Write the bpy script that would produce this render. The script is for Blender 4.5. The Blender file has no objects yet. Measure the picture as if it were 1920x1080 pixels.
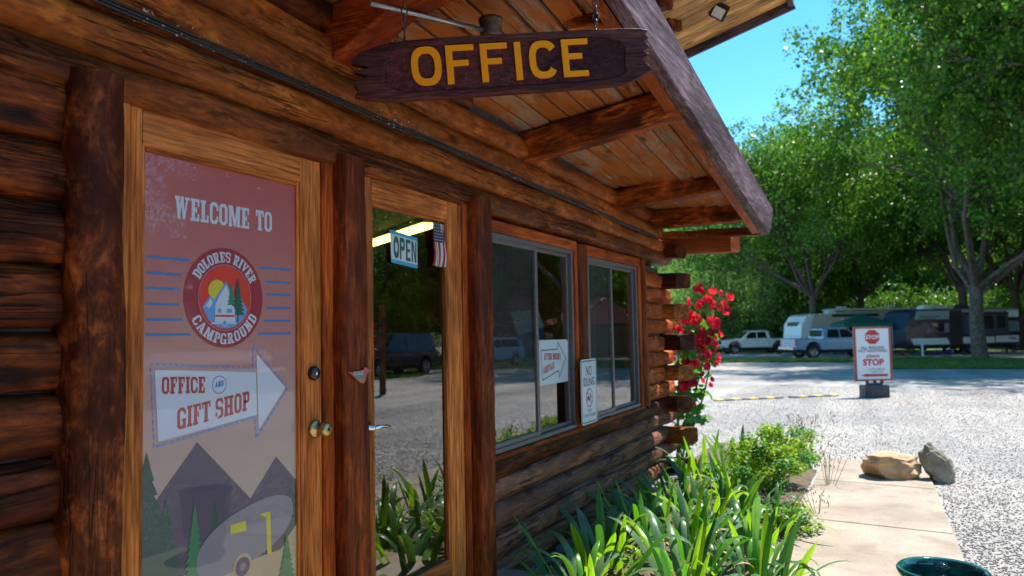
import bpy, bmesh, math, random
import numpy as np
from mathutils import Vector, Matrix, Euler, Quaternion

# ------------------------------------------------------------------ camera, sky, sun
scene = bpy.context.scene
R = math.radians
WALL_AZ = R(26.57)
cam_d = bpy.data.cameras.new('camera'); cam = bpy.data.objects.new('camera', cam_d)
scene.collection.objects.link(cam); scene.camera = cam
cam_d.sensor_width = 36; cam_d.lens = 26.25; cam_d.clip_start = 0.05; cam_d.clip_end = 2000
_f = Vector((math.cos(WALL_AZ)*math.cos(R(3.23)), math.sin(WALL_AZ)*math.cos(R(3.23)), math.sin(R(3.23))))
_r0 = Vector((math.sin(WALL_AZ), -math.cos(WALL_AZ), 0)); _u0 = _r0.cross(_f)
_r = _r0*math.cos(R(1.15)) - _u0*math.sin(R(1.15)); _u = _u0*math.cos(R(1.15)) + _r0*math.sin(R(1.15))
cam.matrix_world = Matrix(((_r.x, _u.x, -_f.x, 0), (_r.y, _u.y, -_f.y, -2.045), (_r.z, _u.z, -_f.z, 1.5), (0, 0, 0, 1)))
cam_d.dof.use_dof = True; cam_d.dof.focus_distance = 3.1; cam_d.dof.aperture_fstop = 3.2

SUN_DIR = Vector((.420, -.235, .875)).normalized()
world = bpy.data.worlds.new('World'); scene.world = world; world.use_nodes = True
wn = world.node_tree; wn.nodes.clear()
sky = wn.nodes.new('ShaderNodeTexSky'); sky.sky_type = 'NISHITA'; sky.sun_disc = False
sky.sun_elevation = math.asin(SUN_DIR.z); sky.sun_rotation = math.atan2(SUN_DIR.x, SUN_DIR.y)
sky.altitude = 2100; sky.air_density = 1.0; sky.dust_density = 0.3; sky.ozone_density = 1.6
hs = wn.nodes.new('ShaderNodeHueSaturation'); hs.inputs['Saturation'].default_value = 1.3; hs.inputs['Hue'].default_value = 0.484
bg = wn.nodes.new('ShaderNodeBackground'); bg.inputs['Strength'].default_value = 0.135
wo = wn.nodes.new('ShaderNodeOutputWorld')
wn.links.new(sky.outputs[0], hs.inputs['Color']); wn.links.new(hs.outputs[0], bg.inputs[0]); wn.links.new(bg.outputs[0], wo.inputs[0])
sun_d = bpy.data.lights.new('sun', 'SUN'); sun_d.energy = 4.3; sun_d.angle = R(.5); sun_d.color = (1, .95, .86)
sun = bpy.data.objects.new('sun', sun_d); scene.collection.objects.link(sun)
sun.rotation_mode = 'QUATERNION'; sun.rotation_quaternion = SUN_DIR.to_track_quat('Z', 'Y'); sun.location = (0, 0, 30)
scene.view_settings.view_transform = 'Standard'; scene.view_settings.look = 'None'
scene.view_settings.exposure = 1.25; scene.view_settings.gamma = 1; scene.view_settings.use_curve_mapping = False
scene.render.engine = 'CYCLES'
cy = scene.cycles
cy.max_bounces = 10; cy.diffuse_bounces = 5; cy.glossy_bounces = 4; cy.transmission_bounces = 6; cy.transparent_max_bounces = 10
cy.use_denoising = True
try: cy.denoiser = 'OPENIMAGEDENOISE'
except Exception: pass
cy.caustics_reflective = False; cy.caustics_refractive = False
cy.sample_clamp_indirect = 8

# ------------------------------------------------------------------ helpers
C = scene.collection
def link(o, parent=None):
    C.objects.link(o)
    if parent is not None: o.parent = parent
    return o
def thing(name, label, cat, loc=(0, 0, 0), rotz=0, group=None):
    o = bpy.data.objects.new(name, None); link(o)
    o.location = loc; o.rotation_euler = (0, 0, rotz); o.empty_display_size = .1
    o['label'] = label; o['category'] = cat
    if group: o['group'] = group
    return o
def tag(o, label, cat, group=None):
    o['label'] = label; o['category'] = cat
    if group: o['group'] = group
    return o
def P(s, n, z): return Vector((s, -n, z))      # s along the wall, n out from the wall

class MB:
    def __init__(self): self.v = []; self.f = []; self.m = []; self.s = []
    def add(self, vs, fs, m=0, smooth=False):
        b = len(self.v); self.v += [tuple(q) for q in vs]
        for q in fs: self.f.append([b+i for i in q]); self.m.append(m); self.s.append(smooth)
        return self
    def box(self, c, sz, m=0, rot=None):
        hx, hy, hz = [q/2 for q in sz]; c = Vector(c)
        vs = [Vector((x, y, z)) for x in (-hx, hx) for y in (-hy, hy) for z in (-hz, hz)]
        if rot is not None: vs = [rot @ q for q in vs]
        vs = [q+c for q in vs]
        return self.add(vs, [(0, 1, 3, 2), (4, 6, 7, 5), (0, 4, 5, 1), (2, 3, 7, 6), (0, 2, 6, 4), (1, 5, 7, 3)], m)
    def tube(self, path, rad, n=8, m=0, cap=True, smooth=True):
        path = [Vector(q) for q in path]
        if not hasattr(rad, '__len__'): rad = [rad]*len(path)
        vs = []; up = None
        for i, p in enumerate(path):
            d = (path[min(i+1, len(path)-1)] - path[max(i-1, 0)])
            d = d.normalized() if d.length > 1e-9 else Vector((0, 0, 1))
            if up is None: up = Vector((0, 0, 1)) if abs(d.z) < .9 else Vector((1, 0, 0))
            a = d.cross(up).normalized(); b = a.cross(d); up = b
            for k in range(n):
                t = 2*math.pi*k/n; vs.append(p + (a*math.cos(t)+b*math.sin(t))*rad[i])
        fs = []
        for i in range(len(path)-1):
            for k in range(n): fs.append((i*n+k, i*n+(k+1) % n, (i+1)*n+(k+1) % n, (i+1)*n+k))
        b0 = len(self.v)
        self.add(vs, fs, m, smooth)
        if cap:
            self.f.append([b0+k for k in range(n)][::-1]); self.m.append(m); self.s.append(False)
            e = b0+(len(path)-1)*n
            self.f.append([e+k for k in range(n)]); self.m.append(m); self.s.append(False)
        return self
    def lathe(self, prof, n=24, m=0, c=(0, 0, 0), M=None):
        vs = []
        for r, z in prof:
            for k in range(n):
                t = 2*math.pi*k/n; q = Vector((r*math.cos(t), r*math.sin(t), z))
                if M is not None: q = M @ q
                vs.append(q+Vector(c))
        fs = [(i*n+k, i*n+(k+1) % n, (i+1)*n+(k+1) % n, (i+1)*n+k) for i in range(len(prof)-1) for k in range(n)]
        return self.add(vs, fs, m, True)
    def prism(self, poly, d0, d1, fn, m=0, msides=None):
        n = len(poly); vs = [fn(x, y, d0) for x, y in poly]+[fn(x, y, d1) for x, y in poly]
        self.add(vs, [tuple(range(n))[::-1], tuple(range(n, 2*n))], m)
        b = len(self.v)-2*n
        for i in range(n):
            j = (i+1) % n; self.f.append([b+i, b+j, b+n+j, b+n+i]); self.m.append(m if msides is None else msides); self.s.append(False)
        return self
    def build(self, name, mats, parent=None, bevel=0, segs=2, fix=True):
        me = bpy.data.meshes.new(name); me.from_pydata(self.v, [], self.f)
        if not isinstance(mats, (list, tuple)): mats = [mats]
        for q in mats: me.materials.append(q)
        me.polygons.foreach_set('material_index', self.m); me.polygons.foreach_set('use_smooth', self.s)
        if fix:
            bm = bmesh.new(); bm.from_mesh(me); bmesh.ops.recalc_face_normals(bm, faces=bm.faces); bm.to_mesh(me); bm.free()
        me.update()
        o = bpy.data.objects.new(name, me); link(o, parent)
        if bevel:
            md = o.modifiers.new('bevel', 'BEVEL'); md.width = bevel; md.segments = segs; md.limit_method = 'ANGLE'; md.angle_limit = R(35)
        return o

def copy_tree(o, parent=None):
    c = o.copy(); C.objects.link(c)
    if parent is not None: c.parent = parent
    for ch in list(o.children): copy_tree(ch, c)
    return c

def np_quads(name, V, mats, parent=None, nper=4, col=None):
    n = len(V)//nper
    me = bpy.data.meshes.new(name)
    me.vertices.add(len(V)); me.vertices.foreach_set('co', V.astype(np.float32).ravel())
    me.loops.add(len(V)); me.loops.foreach_set('vertex_index', np.arange(len(V), dtype=np.int32))
    me.polygons.add(n); me.polygons.foreach_set('loop_start', np.arange(0, len(V), nper, dtype=np.int32))
    me.polygons.foreach_set('loop_total', np.full(n, nper, dtype=np.int32))
    me.materials.append(mats); me.update(); me.validate()
    o = bpy.data.objects.new(name, me); link(o, parent); return o

# ------------------------------------------------------------------ materials
MATS = {}
def newmat(name):
    m = bpy.data.materials.new(name); m.use_nodes = True; nt = m.node_tree; nt.nodes.clear()
    out = nt.nodes.new('ShaderNodeOutputMaterial'); bs = nt.nodes.new('ShaderNodeBsdfPrincipled')
    nt.links.new(bs.outputs[0], out.inputs[0]); MATS[name] = m
    return m, nt, bs, out
def plain(name, col, rough=.5, metal=0, spec=.5, coat=0, noise=0, nscale=20, bump=0):
    m, nt, bs, out = newmat(name)
    bs.inputs['Base Color'].default_value = (*col, 1); bs.inputs['Roughness'].default_value = rough
    bs.inputs['Metallic'].default_value = metal; bs.inputs['Specular IOR Level'].default_value = spec
    bs.inputs['Coat Weight'].default_value = coat; bs.inputs['Coat Roughness'].default_value = .05
    if noise or bump:
        tc = nt.nodes.new('ShaderNodeTexCoord'); nz = nt.nodes.new('ShaderNodeTexNoise')
        nz.inputs['Scale'].default_value = nscale; nz.inputs['Detail'].default_value = 6
        nt.links.new(tc.outputs['Object'], nz.inputs['Vector'])
        if noise:
            rp = nt.nodes.new('ShaderNodeValToRGB')
            rp.color_ramp.elements[0].position = .3; rp.color_ramp.elements[1].position = .7
            rp.color_ramp.elements[0].color = (*[max(0, c*(1-noise)) for c in col], 1)
            rp.color_ramp.elements[1].color = (*[min(1, c*(1+noise)) for c in col], 1)
            nt.links.new(nz.outputs[0], rp.inputs[0]); nt.links.new(rp.outputs[0], bs.inputs['Base Color'])
        if bump:
            bp = nt.nodes.new('ShaderNodeBump'); bp.inputs['Strength'].default_value = bump; bp.inputs['Distance'].default_value = .01
            nt.links.new(nz.outputs[0], bp.inputs['Height']); nt.links.new(bp.outputs[0], bs.inputs['Normal'])
    return m
def mixrgb(nt, a, b, fac, mode='MIX'):
    n = nt.nodes.new('ShaderNodeMix'); n.data_type = 'RGBA'; n.blend_type = mode
    for s, q in ((n.inputs[6], a), (n.inputs[7], b)):
        if isinstance(q, (tuple, list)): s.default_value = (*q, 1)
        else: nt.links.new(q, s)
    if isinstance(fac, (int, float)): n.inputs[0].default_value = fac
    else: nt.links.new(fac, n.inputs[0])
    return n.outputs[2]
def ramp(nt, src, stops):
    r = nt.nodes.new('ShaderNodeValToRGB'); e = r.color_ramp.elements
    while len(e) < len(stops): e.new(.5)
    for i, (p, c) in enumerate(stops):
        e[i].position = p; e[i].color = (*c, 1) if len(c) == 3 else c
    nt.links.new(src, r.inputs[0]); return r.outputs[0]
def wood(name, dark, mid, light, grain=14, along=1.2, rough=.5, bump=.5, crack=.6, patch=None, patch_amt=.5, patch_scale=3, coat=.0, knots=True, fleck=.55, tone=.22, red=1.0, alt=None, pvec=(1.0, 2.2, 2.2)):
    """timber whose grain runs along the piece's own X axis"""
    dark, mid, light = [(c[0]*(1+.10*red), c[1]*(1-.17*red), c[2]*(1-.25*red)) for c in (dark, mid, light)]
    if patch: patch = (patch[0]*(1+.10*red), patch[1]*(1-.17*red), patch[2]*(1-.25*red))
    m, nt, bs, out = newmat(name)
    tc = nt.nodes.new('ShaderNodeTexCoord'); oi = nt.nodes.new('ShaderNodeObjectInfo')
    ml = nt.nodes.new('ShaderNodeMath'); ml.operation = 'MULTIPLY'; ml.inputs[1].default_value = 57.0
    nt.links.new(oi.outputs['Random'], ml.inputs[0])
    ad = nt.nodes.new('ShaderNodeVectorMath'); ad.operation = 'ADD'
    nt.links.new(tc.outputs['Object'], ad.inputs[0]); nt.links.new(ml.outputs[0], ad.inputs[1])
    def nz(scale, vec, detail=6, dist=0, rgh=.6):
        mp = nt.nodes.new('ShaderNodeMapping'); mp.inputs['Scale'].default_value = vec
        nt.links.new(ad.outputs[0], mp.inputs[0])
        n = nt.nodes.new('ShaderNodeTexNoise'); n.inputs['Scale'].default_value = scale; n.inputs['Detail'].default_value = detail
        n.inputs['Roughness'].default_value = rgh; n.inputs['Distortion'].default_value = dist
        nt.links.new(mp.outputs[0], n.inputs['Vector']); return n.outputs[0]
    g = nz(1.0, (along, grain, grain), 8, .6)
    fine = nz(1.0, (along*6, grain*7, grain*7), 4, .2)
    big = nz(1.0, (1.1, 3.5, 3.5), 4, 1.0)
    col = ramp(nt, g, [(.30, dark), (.47, mid), (.68, light)])
    fcol = ramp(nt, fine, [(.34, (.28, .25, .23)), (.60, (1.3, 1.3, 1.3))])
    col = mixrgb(nt, col, fcol, .8, 'MULTIPLY')
    bcol = ramp(nt, big, [(.34, (.30, .25, .24)), (.62, (1.4, 1.35, 1.3))])
    col = mixrgb(nt, col, bcol, .7, 'MULTIPLY')
    if fleck:
        fl1 = nz(1.0, (along*3.2, grain*3.5, grain*3.5), 6, 1.2, .7); fl2 = nz(1.0, (1.5, 3.0, 3.0), 3, .8)
        a1 = ramp(nt, fl1, [(.50, (0, 0, 0)), (.62, (1, 1, 1))]); a2 = ramp(nt, fl2, [(.40, (0, 0, 0)), (.60, (1, 1, 1))])
        fm_ = nt.nodes.new('ShaderNodeMath'); fm_.operation = 'MULTIPLY'; nt.links.new(a1, fm_.inputs[0]); nt.links.new(a2, fm_.inputs[1])
        fm3 = nt.nodes.new('ShaderNodeMath'); fm3.operation = 'MULTIPLY'; fm3.inputs[1].default_value = fleck; nt.links.new(fm_.outputs[0], fm3.inputs[0])
        col = mixrgb(nt, col, tuple(min(1, c*1.45) for c in light), fm3.outputs[0])
        fl3 = nz(1.0, (along*2.5, grain*2.2, grain*2.2), 6, 1.5, .7); a3 = ramp(nt, fl3, [(.30, (.25, .22, .2)), (.46, (1, 1, 1))]); col = mixrgb(nt, col, a3, min(1, fleck*1.4), 'MULTIPLY')
    # per piece tone
    hsv = nt.nodes.new('ShaderNodeHueSaturation'); mr = nt.nodes.new('ShaderNodeMapRange')
    mr.inputs['To Min'].default_value = 1-tone; mr.inputs['To Max'].default_value = 1+tone
    nt.links.new(oi.outputs['Random'], mr.inputs[0]); nt.links.new(mr.outputs[0], hsv.inputs['Value']); nt.links.new(col, hsv.inputs['Color'])
    col = hsv.outputs[0]
    if alt:
        af = ramp(nt, oi.outputs['Random'], [(.42, (0, 0, 0)), (.52, (1, 1, 1))]); acol = mixrgb(nt, col, alt, .72); col = mixrgb(nt, col, acol, af)
    if patch:
        pn = nz(patch_scale, pvec, 6, 1.0, .65)
        pf = ramp(nt, pn, [(.5-.12, (0, 0, 0)), (.5+.03, (1, 1, 1))])
        pm = nt.nodes.new('ShaderNodeMath'); pm.operation = 'MULTIPLY'; pm.inputs[1].default_value = patch_amt
        nt.links.new(pf, pm.inputs[0]); col = mixrgb(nt, col, patch, pm.outputs[0])
    # long drying cracks
    wv = nz(1.0, (.55, 17, 17), 3, .35)
    sb = nt.nodes.new('ShaderNodeMath'); sb.operation = 'SUBTRACT'; sb.inputs[1].default_value = .5; nt.links.new(wv, sb.inputs[0])
    ab = nt.nodes.new('ShaderNodeMath'); ab.operation = 'ABSOLUTE'; nt.links.new(sb.outputs[0], ab.inputs[0])
    msk = nz(1.0, (1.3, 3, 3), 2)
    m2 = ramp(nt, msk, [(.45, (0, 0, 0)), (.52, (1, 1, 1))])
    ck = ramp(nt, ab.outputs[0], [(.0, (1, 1, 1)), (.020, (0, 0, 0))])
    cm = nt.nodes.new('ShaderNodeMath'); cm.operation = 'MULTIPLY'; nt.links.new(m2, cm.inputs[0]); nt.links.new(ck, cm.inputs[1])
    cm2 = nt.nodes.new('ShaderNodeMath'); cm2.operation = 'MULTIPLY'; cm2.inputs[1].default_value = crack; nt.links.new(cm.outputs[0], cm2.inputs[0])
    col = mixrgb(nt, col, tuple(c*.15 for c in dark), cm2.outputs[0])
    if knots:
        vo = nt.nodes.new('ShaderNodeTexVoronoi'); mp = nt.nodes.new('ShaderNodeMapping'); mp.inputs['Scale'].default_value = (2.2, 5, 5)
        nt.links.new(ad.outputs[0], mp.inputs[0]); nt.links.new(mp.outputs[0], vo.inputs['Vector']); vo.inputs['Scale'].default_value = 1
        kf = ramp(nt, vo.outputs['Distance'], [(.08, (1, 1, 1)), (.17, (0, 0, 0))])
        km = nt.nodes.new('ShaderNodeMath'); km.operation = 'MULTIPLY'; km.inputs[1].default_value = .8; nt.links.new(kf, km.inputs[0])
        col = mixrgb(nt, col, tuple(c*.5 for c in dark), km.outputs[0])
    nt.links.new(col, bs.inputs['Base Color'])
    bs.inputs['Specular IOR Level'].default_value = .16
    rr = ramp(nt, g, [(.3, (rough+.2,)*3), (.7, (rough,)*3)]); nt.links.new(rr, bs.inputs['Roughness'])
    bs.inputs['Coat Weight'].default_value = 0; bs.inputs['Coat Roughness'].default_value = .3
    hsum = nt.nodes.new('ShaderNodeMath'); hsum.operation = 'ADD'; nt.links.new(g, hsum.inputs[0])
    fm = nt.nodes.new('ShaderNodeMath'); fm.operation = 'MULTIPLY'; fm.inputs[1].default_value = .35; nt.links.new(fine, fm.inputs[0]); nt.links.new(fm.outputs[0], hsum.inputs[1])
    h2 = nt.nodes.new('ShaderNodeMath'); h2.operation = 'SUBTRACT'; nt.links.new(hsum.outputs[0], h2.inputs[0]); nt.links.new(cm2.outputs[0], h2.inputs[1])
    bp = nt.nodes.new('ShaderNodeBump'); bp.inputs['Strength'].default_value = bump; bp.inputs['Distance'].default_value = .012
    nt.links.new(h2.outputs[0], bp.inputs['Height']); nt.links.new(bp.outputs[0], bs.inputs['Normal'])
    return m

M_LOG = wood('stained_log', (.012, .003, .001), (.085, .021, .004), (.30, .085, .013), grain=9, along=1.6, patch=(.022, .006, .002), patch_amt=.62, patch_scale=2.6, coat=.12, bump=.8, crack=.8)
M_LOGHI = wood('golden_log', (.11, .032, .006), (.30, .105, .017), (.50, .21, .04), grain=7, along=2.4, patch=(.17, .055, .010), patch_amt=.6, patch_scale=3, bump=.8, crack=.8)
M_LOGHI2 = wood('orange_log', (.15, .032, .006), (.36, .10, .017), (.52, .18, .035), grain=8, along=1.5, patch=(.22, .055, .010), patch_amt=.5, patch_scale=3, bump=.8, crack=.8)
M_HEAD = wood('brown_header_log', (.045, .014, .004), (.16, .052, .010), (.32, .12, .025), grain=8, along=1.6, patch=(.075, .027, .008), patch_amt=.6, patch_scale=2.4, bump=.8, crack=.9)
M_LOGLOW = wood('weathered_low_log', (.07, .032, .022), (.23, .10, .056), (.40, .20, .12), grain=9, patch=(.13, .085, .075), patch_amt=.6, bump=1, crack=.9)
M_POST = wood('peeled_post', (.05, .012, .004), (.17, .040, .008), (.32, .088, .018), fleck=.6, grain=9, patch=(.07, .017, .004), patch_amt=.6, patch_scale=4, coat=.0, bump=.6)
M_POSTL = wood('mottled_post', (.04, .010, .003), (.12, .028, .006), (.40, .135, .03), grain=7, along=4, patch=(.035, .008, .002), patch_amt=.72, patch_scale=7, coat=.12, bump=.6)
M_FRAME = wood('door_frame_wood', (.25, .085, .018), (.40, .155, .035), (.50, .225, .058), fleck=.18, grain=14, along=.8, bump=.15, crack=.15, knots=False, rough=.42, coat=.2)
M_TRIM = wood('trim_wood', (.15, .033, .006), (.30, .072, .011), (.42, .12, .02), fleck=.3, grain=14, along=.9, bump=.25, crack=.3, coat=.15, knots=False)
M_RAFT = wood('rafter_wood', (.06, .015, .004), (.31, .085, .015), (.60, .22, .045), grain=6, along=1.6, patch=(.055, .014, .005), patch_amt=.75, patch_scale=2.2, bump=.6)
M_RAFTR = wood('red_rafter_wood', (.06, .009, .002), (.28, .048, .007), (.42, .11, .02), grain=6, patch=(.12, .018, .004), patch_amt=.7, patch_scale=2.5, bump=.5)
M_SOFF = wood('soffit_plank_wood', (.15, .05, .015), (.36, .18, .08), (.48, .31, .19), grain=6, along=1.6, patch=(.42, .11, .015), patch_amt=.9, patch_scale=2.2, pvec=(1.0, 2.6, 2.6), bump=.5, fleck=.5, tone=.25, red=0, alt=(.34, .27, .21))
M_FASC = wood('fascia_purple_wood', (.055, .033, .042), (.12, .075, .095), (.22, .15, .185), fleck=.3 , red=0, grain=14, bump=.8, crack=.9, rough=.5, knots=False)
M_FASCB = wood('fascia_underside_wood', (.17, .055, .014), (.36, .14, .04), (.45, .22, .085), grain=8, patch=(.25, .065, .016), patch_amt=.8)
M_PINE = wood('new_pine_plank', (.36, .17, .04), (.50, .27, .085), (.58, .36, .14) , red=0, grain=9, along=.7, bump=.1, crack=.1)
M_SIGNW = wood('sign_board_wood', (.042, .010, .010), (.085, .022, .020), (.135, .040, .034), fleck=.2 , red=0, grain=26, along=2.2, bump=.7, crack=.4, rough=.45, knots=False)
M_INT = wood('interior_panelling', (.06, .03, .015), (.12, .06, .03), (.16, .09, .045), bump=.1)
M_CHINK = plain('chinking', (.16, .155, .17), .9, noise=.35, nscale=30, bump=.6)
M_CHINKD = plain('dark_chinking', (.05, .048, .06), .9, noise=.35, nscale=30, bump=.6)
M_BLACK = plain('black_rubber', (.012, .012, .014), .45)
M_IRON = plain('rusty_iron', (.12, .085, .07), .5, metal=.7, noise=.3, nscale=60)
M_GALV = plain('galvanised_metal', (.42, .43, .45), .35, metal=.9, noise=.15, nscale=40)
M_BRASS = plain('brass', (.55, .40, .18), .36, metal=1, noise=.1)
M_CHROME = plain('chrome', (.8, .8, .82), .1, metal=1)
M_DKMETAL = plain('dark_bronze', (.06, .055, .055), .3, metal=.8)
M_ALU = plain('window_aluminium', (.17, .155, .165), .45, metal=.35, noise=.15, nscale=30)
M_ROOF = plain('roof_sheet', (.10, .08, .07), .8, noise=.2, bump=.2)
M_WHITE = plain('white_print', (.72, .72, .76), .35, coat=.3)
M_YEL = plain('yellow_letter_paint', (.98, .31, .002), .6, spec=.15, noise=.06, nscale=50)

def glass(name, tint=(.9, .93, .93), ior=2.1, rough=0.0):
    m, nt, bs, out = newmat(name); nt.nodes.remove(bs)
    tr = nt.nodes.new('ShaderNodeBsdfTransparent'); tr.inputs[0].default_value = (*tint, 1)
    gl = nt.nodes.new('ShaderNodeBsdfGlossy'); gl.inputs['Roughness'].default_value = rough; gl.inputs[0].default_value = (1, 1, 1, 1)
    fr = nt.nodes.new('ShaderNodeFresnel'); fr.inputs[0].default_value = ior
    mx = nt.nodes.new('ShaderNodeMixShader'); ge = nt.nodes.new('ShaderNodeNewGeometry'); iv = nt.nodes.new('ShaderNodeMath'); iv.operation = 'SUBTRACT'; iv.inputs[0].default_value = 1; nt.links.new(ge.outputs['Backfacing'], iv.inputs[1])
    ml = nt.nodes.new('ShaderNodeMath'); ml.operation = 'MULTIPLY'; nt.links.new(iv.outputs[0], ml.inputs[0]); nt.links.new(fr.outputs[0], ml.inputs[1]); nt.links.new(ml.outputs[0], mx.inputs[0])
    nt.links.new(tr.outputs[0], mx.inputs[1]); nt.links.new(gl.outputs[0], mx.inputs[2]); nt.links.new(mx.outputs[0], out.inputs[0])
    return m
M_GLASS = glass('clear_glass', ior=2.5)
M_CARGLASS = plain('tinted_car_glass', (.012, .016, .02), .04, spec=.8)

def film(name, build):
    m, nt, bs, out = newmat(name)
    bs.inputs['Roughness'].default_value = .45; bs.inputs['Coat Weight'].default_value = 1; bs.inputs['Coat Roughness'].default_value = .015; bs.inputs['Coat IOR'].default_value = 1.48
    c = build(nt)
    if isinstance(c, tuple): bs.inputs['Base Color'].default_value = (*c, 1)
    else: nt.links.new(c, bs.inputs['Base Color'])
    return m
def fgrad(nt):
    tc = nt.nodes.new('ShaderNodeTexCoord'); sp = nt.nodes.new('ShaderNodeSeparateXYZ'); nt.links.new(tc.outputs['Object'], sp.inputs[0])
    mr = nt.nodes.new('ShaderNodeMapRange'); mr.inputs['From Min'].default_value = .75; mr.inputs['From Max'].default_value = 2.1
    nt.links.new(sp.outputs['Z'], mr.inputs[0])
    return ramp(nt, mr.outputs[0], [(0, (.48, .39, .27)), (.3, (.46, .29, .25)), (.6, (.46, .17, .15)), (1, (.42, .065, .065))])
F_BG = film('poster_sunset_film', fgrad)
F_W = film('poster_white', lambda nt: (.56, .58, .66)); F_R = film('poster_red', lambda nt: (.38, .03, .03))
F_DR = film('poster_dark_red', lambda nt: (.32, .012, .03)); F_B = film('poster_blue', lambda nt: (.035, .17, .42))
F_BL = film('poster_light_blue', lambda nt: (.12, .30, .62)); F_Y = film('poster_yellow', lambda nt: (.62, .50, .02))
F_M = film('poster_slate', lambda nt: (.085, .06, .10)); F_G = film('poster_green', lambda nt: (.035, .19, .07))
F_DG = film('poster_dark_green', lambda nt: (.02, .075, .055)); F_TR = film('poster_trailer_grey', lambda nt: (.22, .20, .23))
F_SAND = film('poster_sand', lambda nt: (.50, .36, .20)); F_SKYR = film('poster_bright_red', lambda nt: (.66, .03, .012))

def foliage(name, c0, c1, c2, trans=.35, rough=.4, spec=.32):
    m, nt, bs, out = newmat(name)
    ge = nt.nodes.new('ShaderNodeNewGeometry')
    col = ramp(nt, ge.outputs['Random Per Island'], [(0, c0), (.55, c1), (1, c2)])
    nt.links.new(col, bs.inputs['Base Color']); bs.inputs['Roughness'].default_value = rough; bs.inputs['Specular IOR Level'].default_value = spec
    tl = nt.nodes.new('ShaderNodeBsdfTranslucent')
    bc = mixrgb(nt, col, (1.35, 1.5, .5), 1, 'MULTIPLY'); nt.links.new(bc, tl.inputs[0])
    mx = nt.nodes.new('ShaderNodeMixShader'); mx.inputs[0].default_value = trans
    nt.links.new(bs.outputs[0], mx.inputs[1]); nt.links.new(tl.outputs[0], mx.inputs[2]); nt.links.new(mx.outputs[0], out.inputs[0])
    return m
M_LEAF = foliage('cottonwood_leaf', (.032, .095, .016), (.08, .20, .025), (.20, .33, .04), .45, .32)
M_LEAFB = foliage('deep_green_leaf', (.035, .10, .022), (.085, .21, .035), (.20, .34, .05), .45, .32)
M_WILLOW = foliage('willow_leaf', (.14, .24, .09), (.24, .38, .14), (.34, .48, .22), .5, .5)
M_YLEAF = foliage('yellow_green_leaf', (.12, .22, .015), (.22, .34, .02), (.34, .42, .04), .45, .45)
M_HLEAF = foliage('hollyhock_leaf', (.05, .16, .03), (.09, .25, .05), (.16, .32, .10), .4, .5)
M_IRIS = [foliage('iris_blade_%s' % k, a, b, c, .42, .28) for k, a, b, c in (
    ('deep', (.03, .12, .04), (.045, .15, .045), (.06, .18, .06)), ('green', (.065, .22, .03), (.09, .28, .035), (.11, .31, .05)),
    ('bright', (.19, .38, .02), (.26, .46, .025), (.32, .48, .04)), ('bluish', (.08, .18, .10), (.12, .24, .13), (.16, .30, .17)))]
M_DRY = foliage('dry_stem', (.28, .2, .11), (.36, .27, .16), (.45, .34, .2), .2, .8)
M_PETAL = foliage('red_petal', (.62, .008, .05), (.78, .02, .10), (.85, .10, .22), .35, .5)
M_PETALD = foliage('crimson_petal', (.20, .002, .02), (.28, .004, .03), (.4, .02, .08), .35, .5)
M_GRASS = foliage('lawn_grass', (.06, .12, .025), (.11, .19, .04), (.20, .25, .08), .3, .6)
M_BARK = plain('grey_bark', (.115, .09, .075), .9, noise=.6, nscale=7, bump=1)
M_BARKD = plain('dark_bark', (.09, .07, .06), .9, noise=.35, nscale=6, bump=.8)

for mi in M_IRIS:
    nt = mi.node_tree; bs = [n for n in nt.nodes if n.type == 'BSDF_PRINCIPLED'][0]; tl = [n for n in nt.nodes if n.type == 'BSDF_TRANSLUCENT'][0]
    tc = nt.nodes.new('ShaderNodeTexCoord'); mp = nt.nodes.new('ShaderNodeMapping'); mp.inputs['Scale'].default_value = (4, 190, 4); nz_ = nt.nodes.new('ShaderNodeTexNoise'); nz_.inputs['Scale'].default_value = 1; nz_.inputs['Detail'].default_value = 3
    nt.links.new(tc.outputs['Object'], mp.inputs[0]); nt.links.new(mp.outputs[0], nz_.inputs['Vector']); vr = ramp(nt, nz_.outputs[0], [(.35, (.62, .66, .62)), (.62, (1.15, 1.12, 1.1))])
    blot = nt.nodes.new('ShaderNodeTexNoise'); blot.inputs['Scale'].default_value = 9; nt.links.new(tc.outputs['Object'], blot.inputs['Vector']); b2 = ramp(nt, blot.outputs[0], [(.3, (.75, .8, .8)), (.65, (1.15, 1.08, .9))])
    src = bs.inputs['Base Color'].links[0].from_socket; c_ = mixrgb(nt, src, vr, .8, 'MULTIPLY'); c_ = mixrgb(nt, c_, b2, .8, 'MULTIPLY'); nt.links.new(c_, bs.inputs['Base Color'])
    bc = mixrgb(nt, c_, (1.35, 1.5, .5), 1, 'MULTIPLY'); nt.links.new(bc, tl.inputs[0])
    bp = nt.nodes.new('ShaderNodeBump'); bp.inputs['Strength'].default_value = .5; bp.inputs['Distance'].default_value = .002; nt.links.new(nz_.outputs[0], bp.inputs['Height']); nt.links.new(bp.outputs[0], bs.inputs['Normal'])
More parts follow.
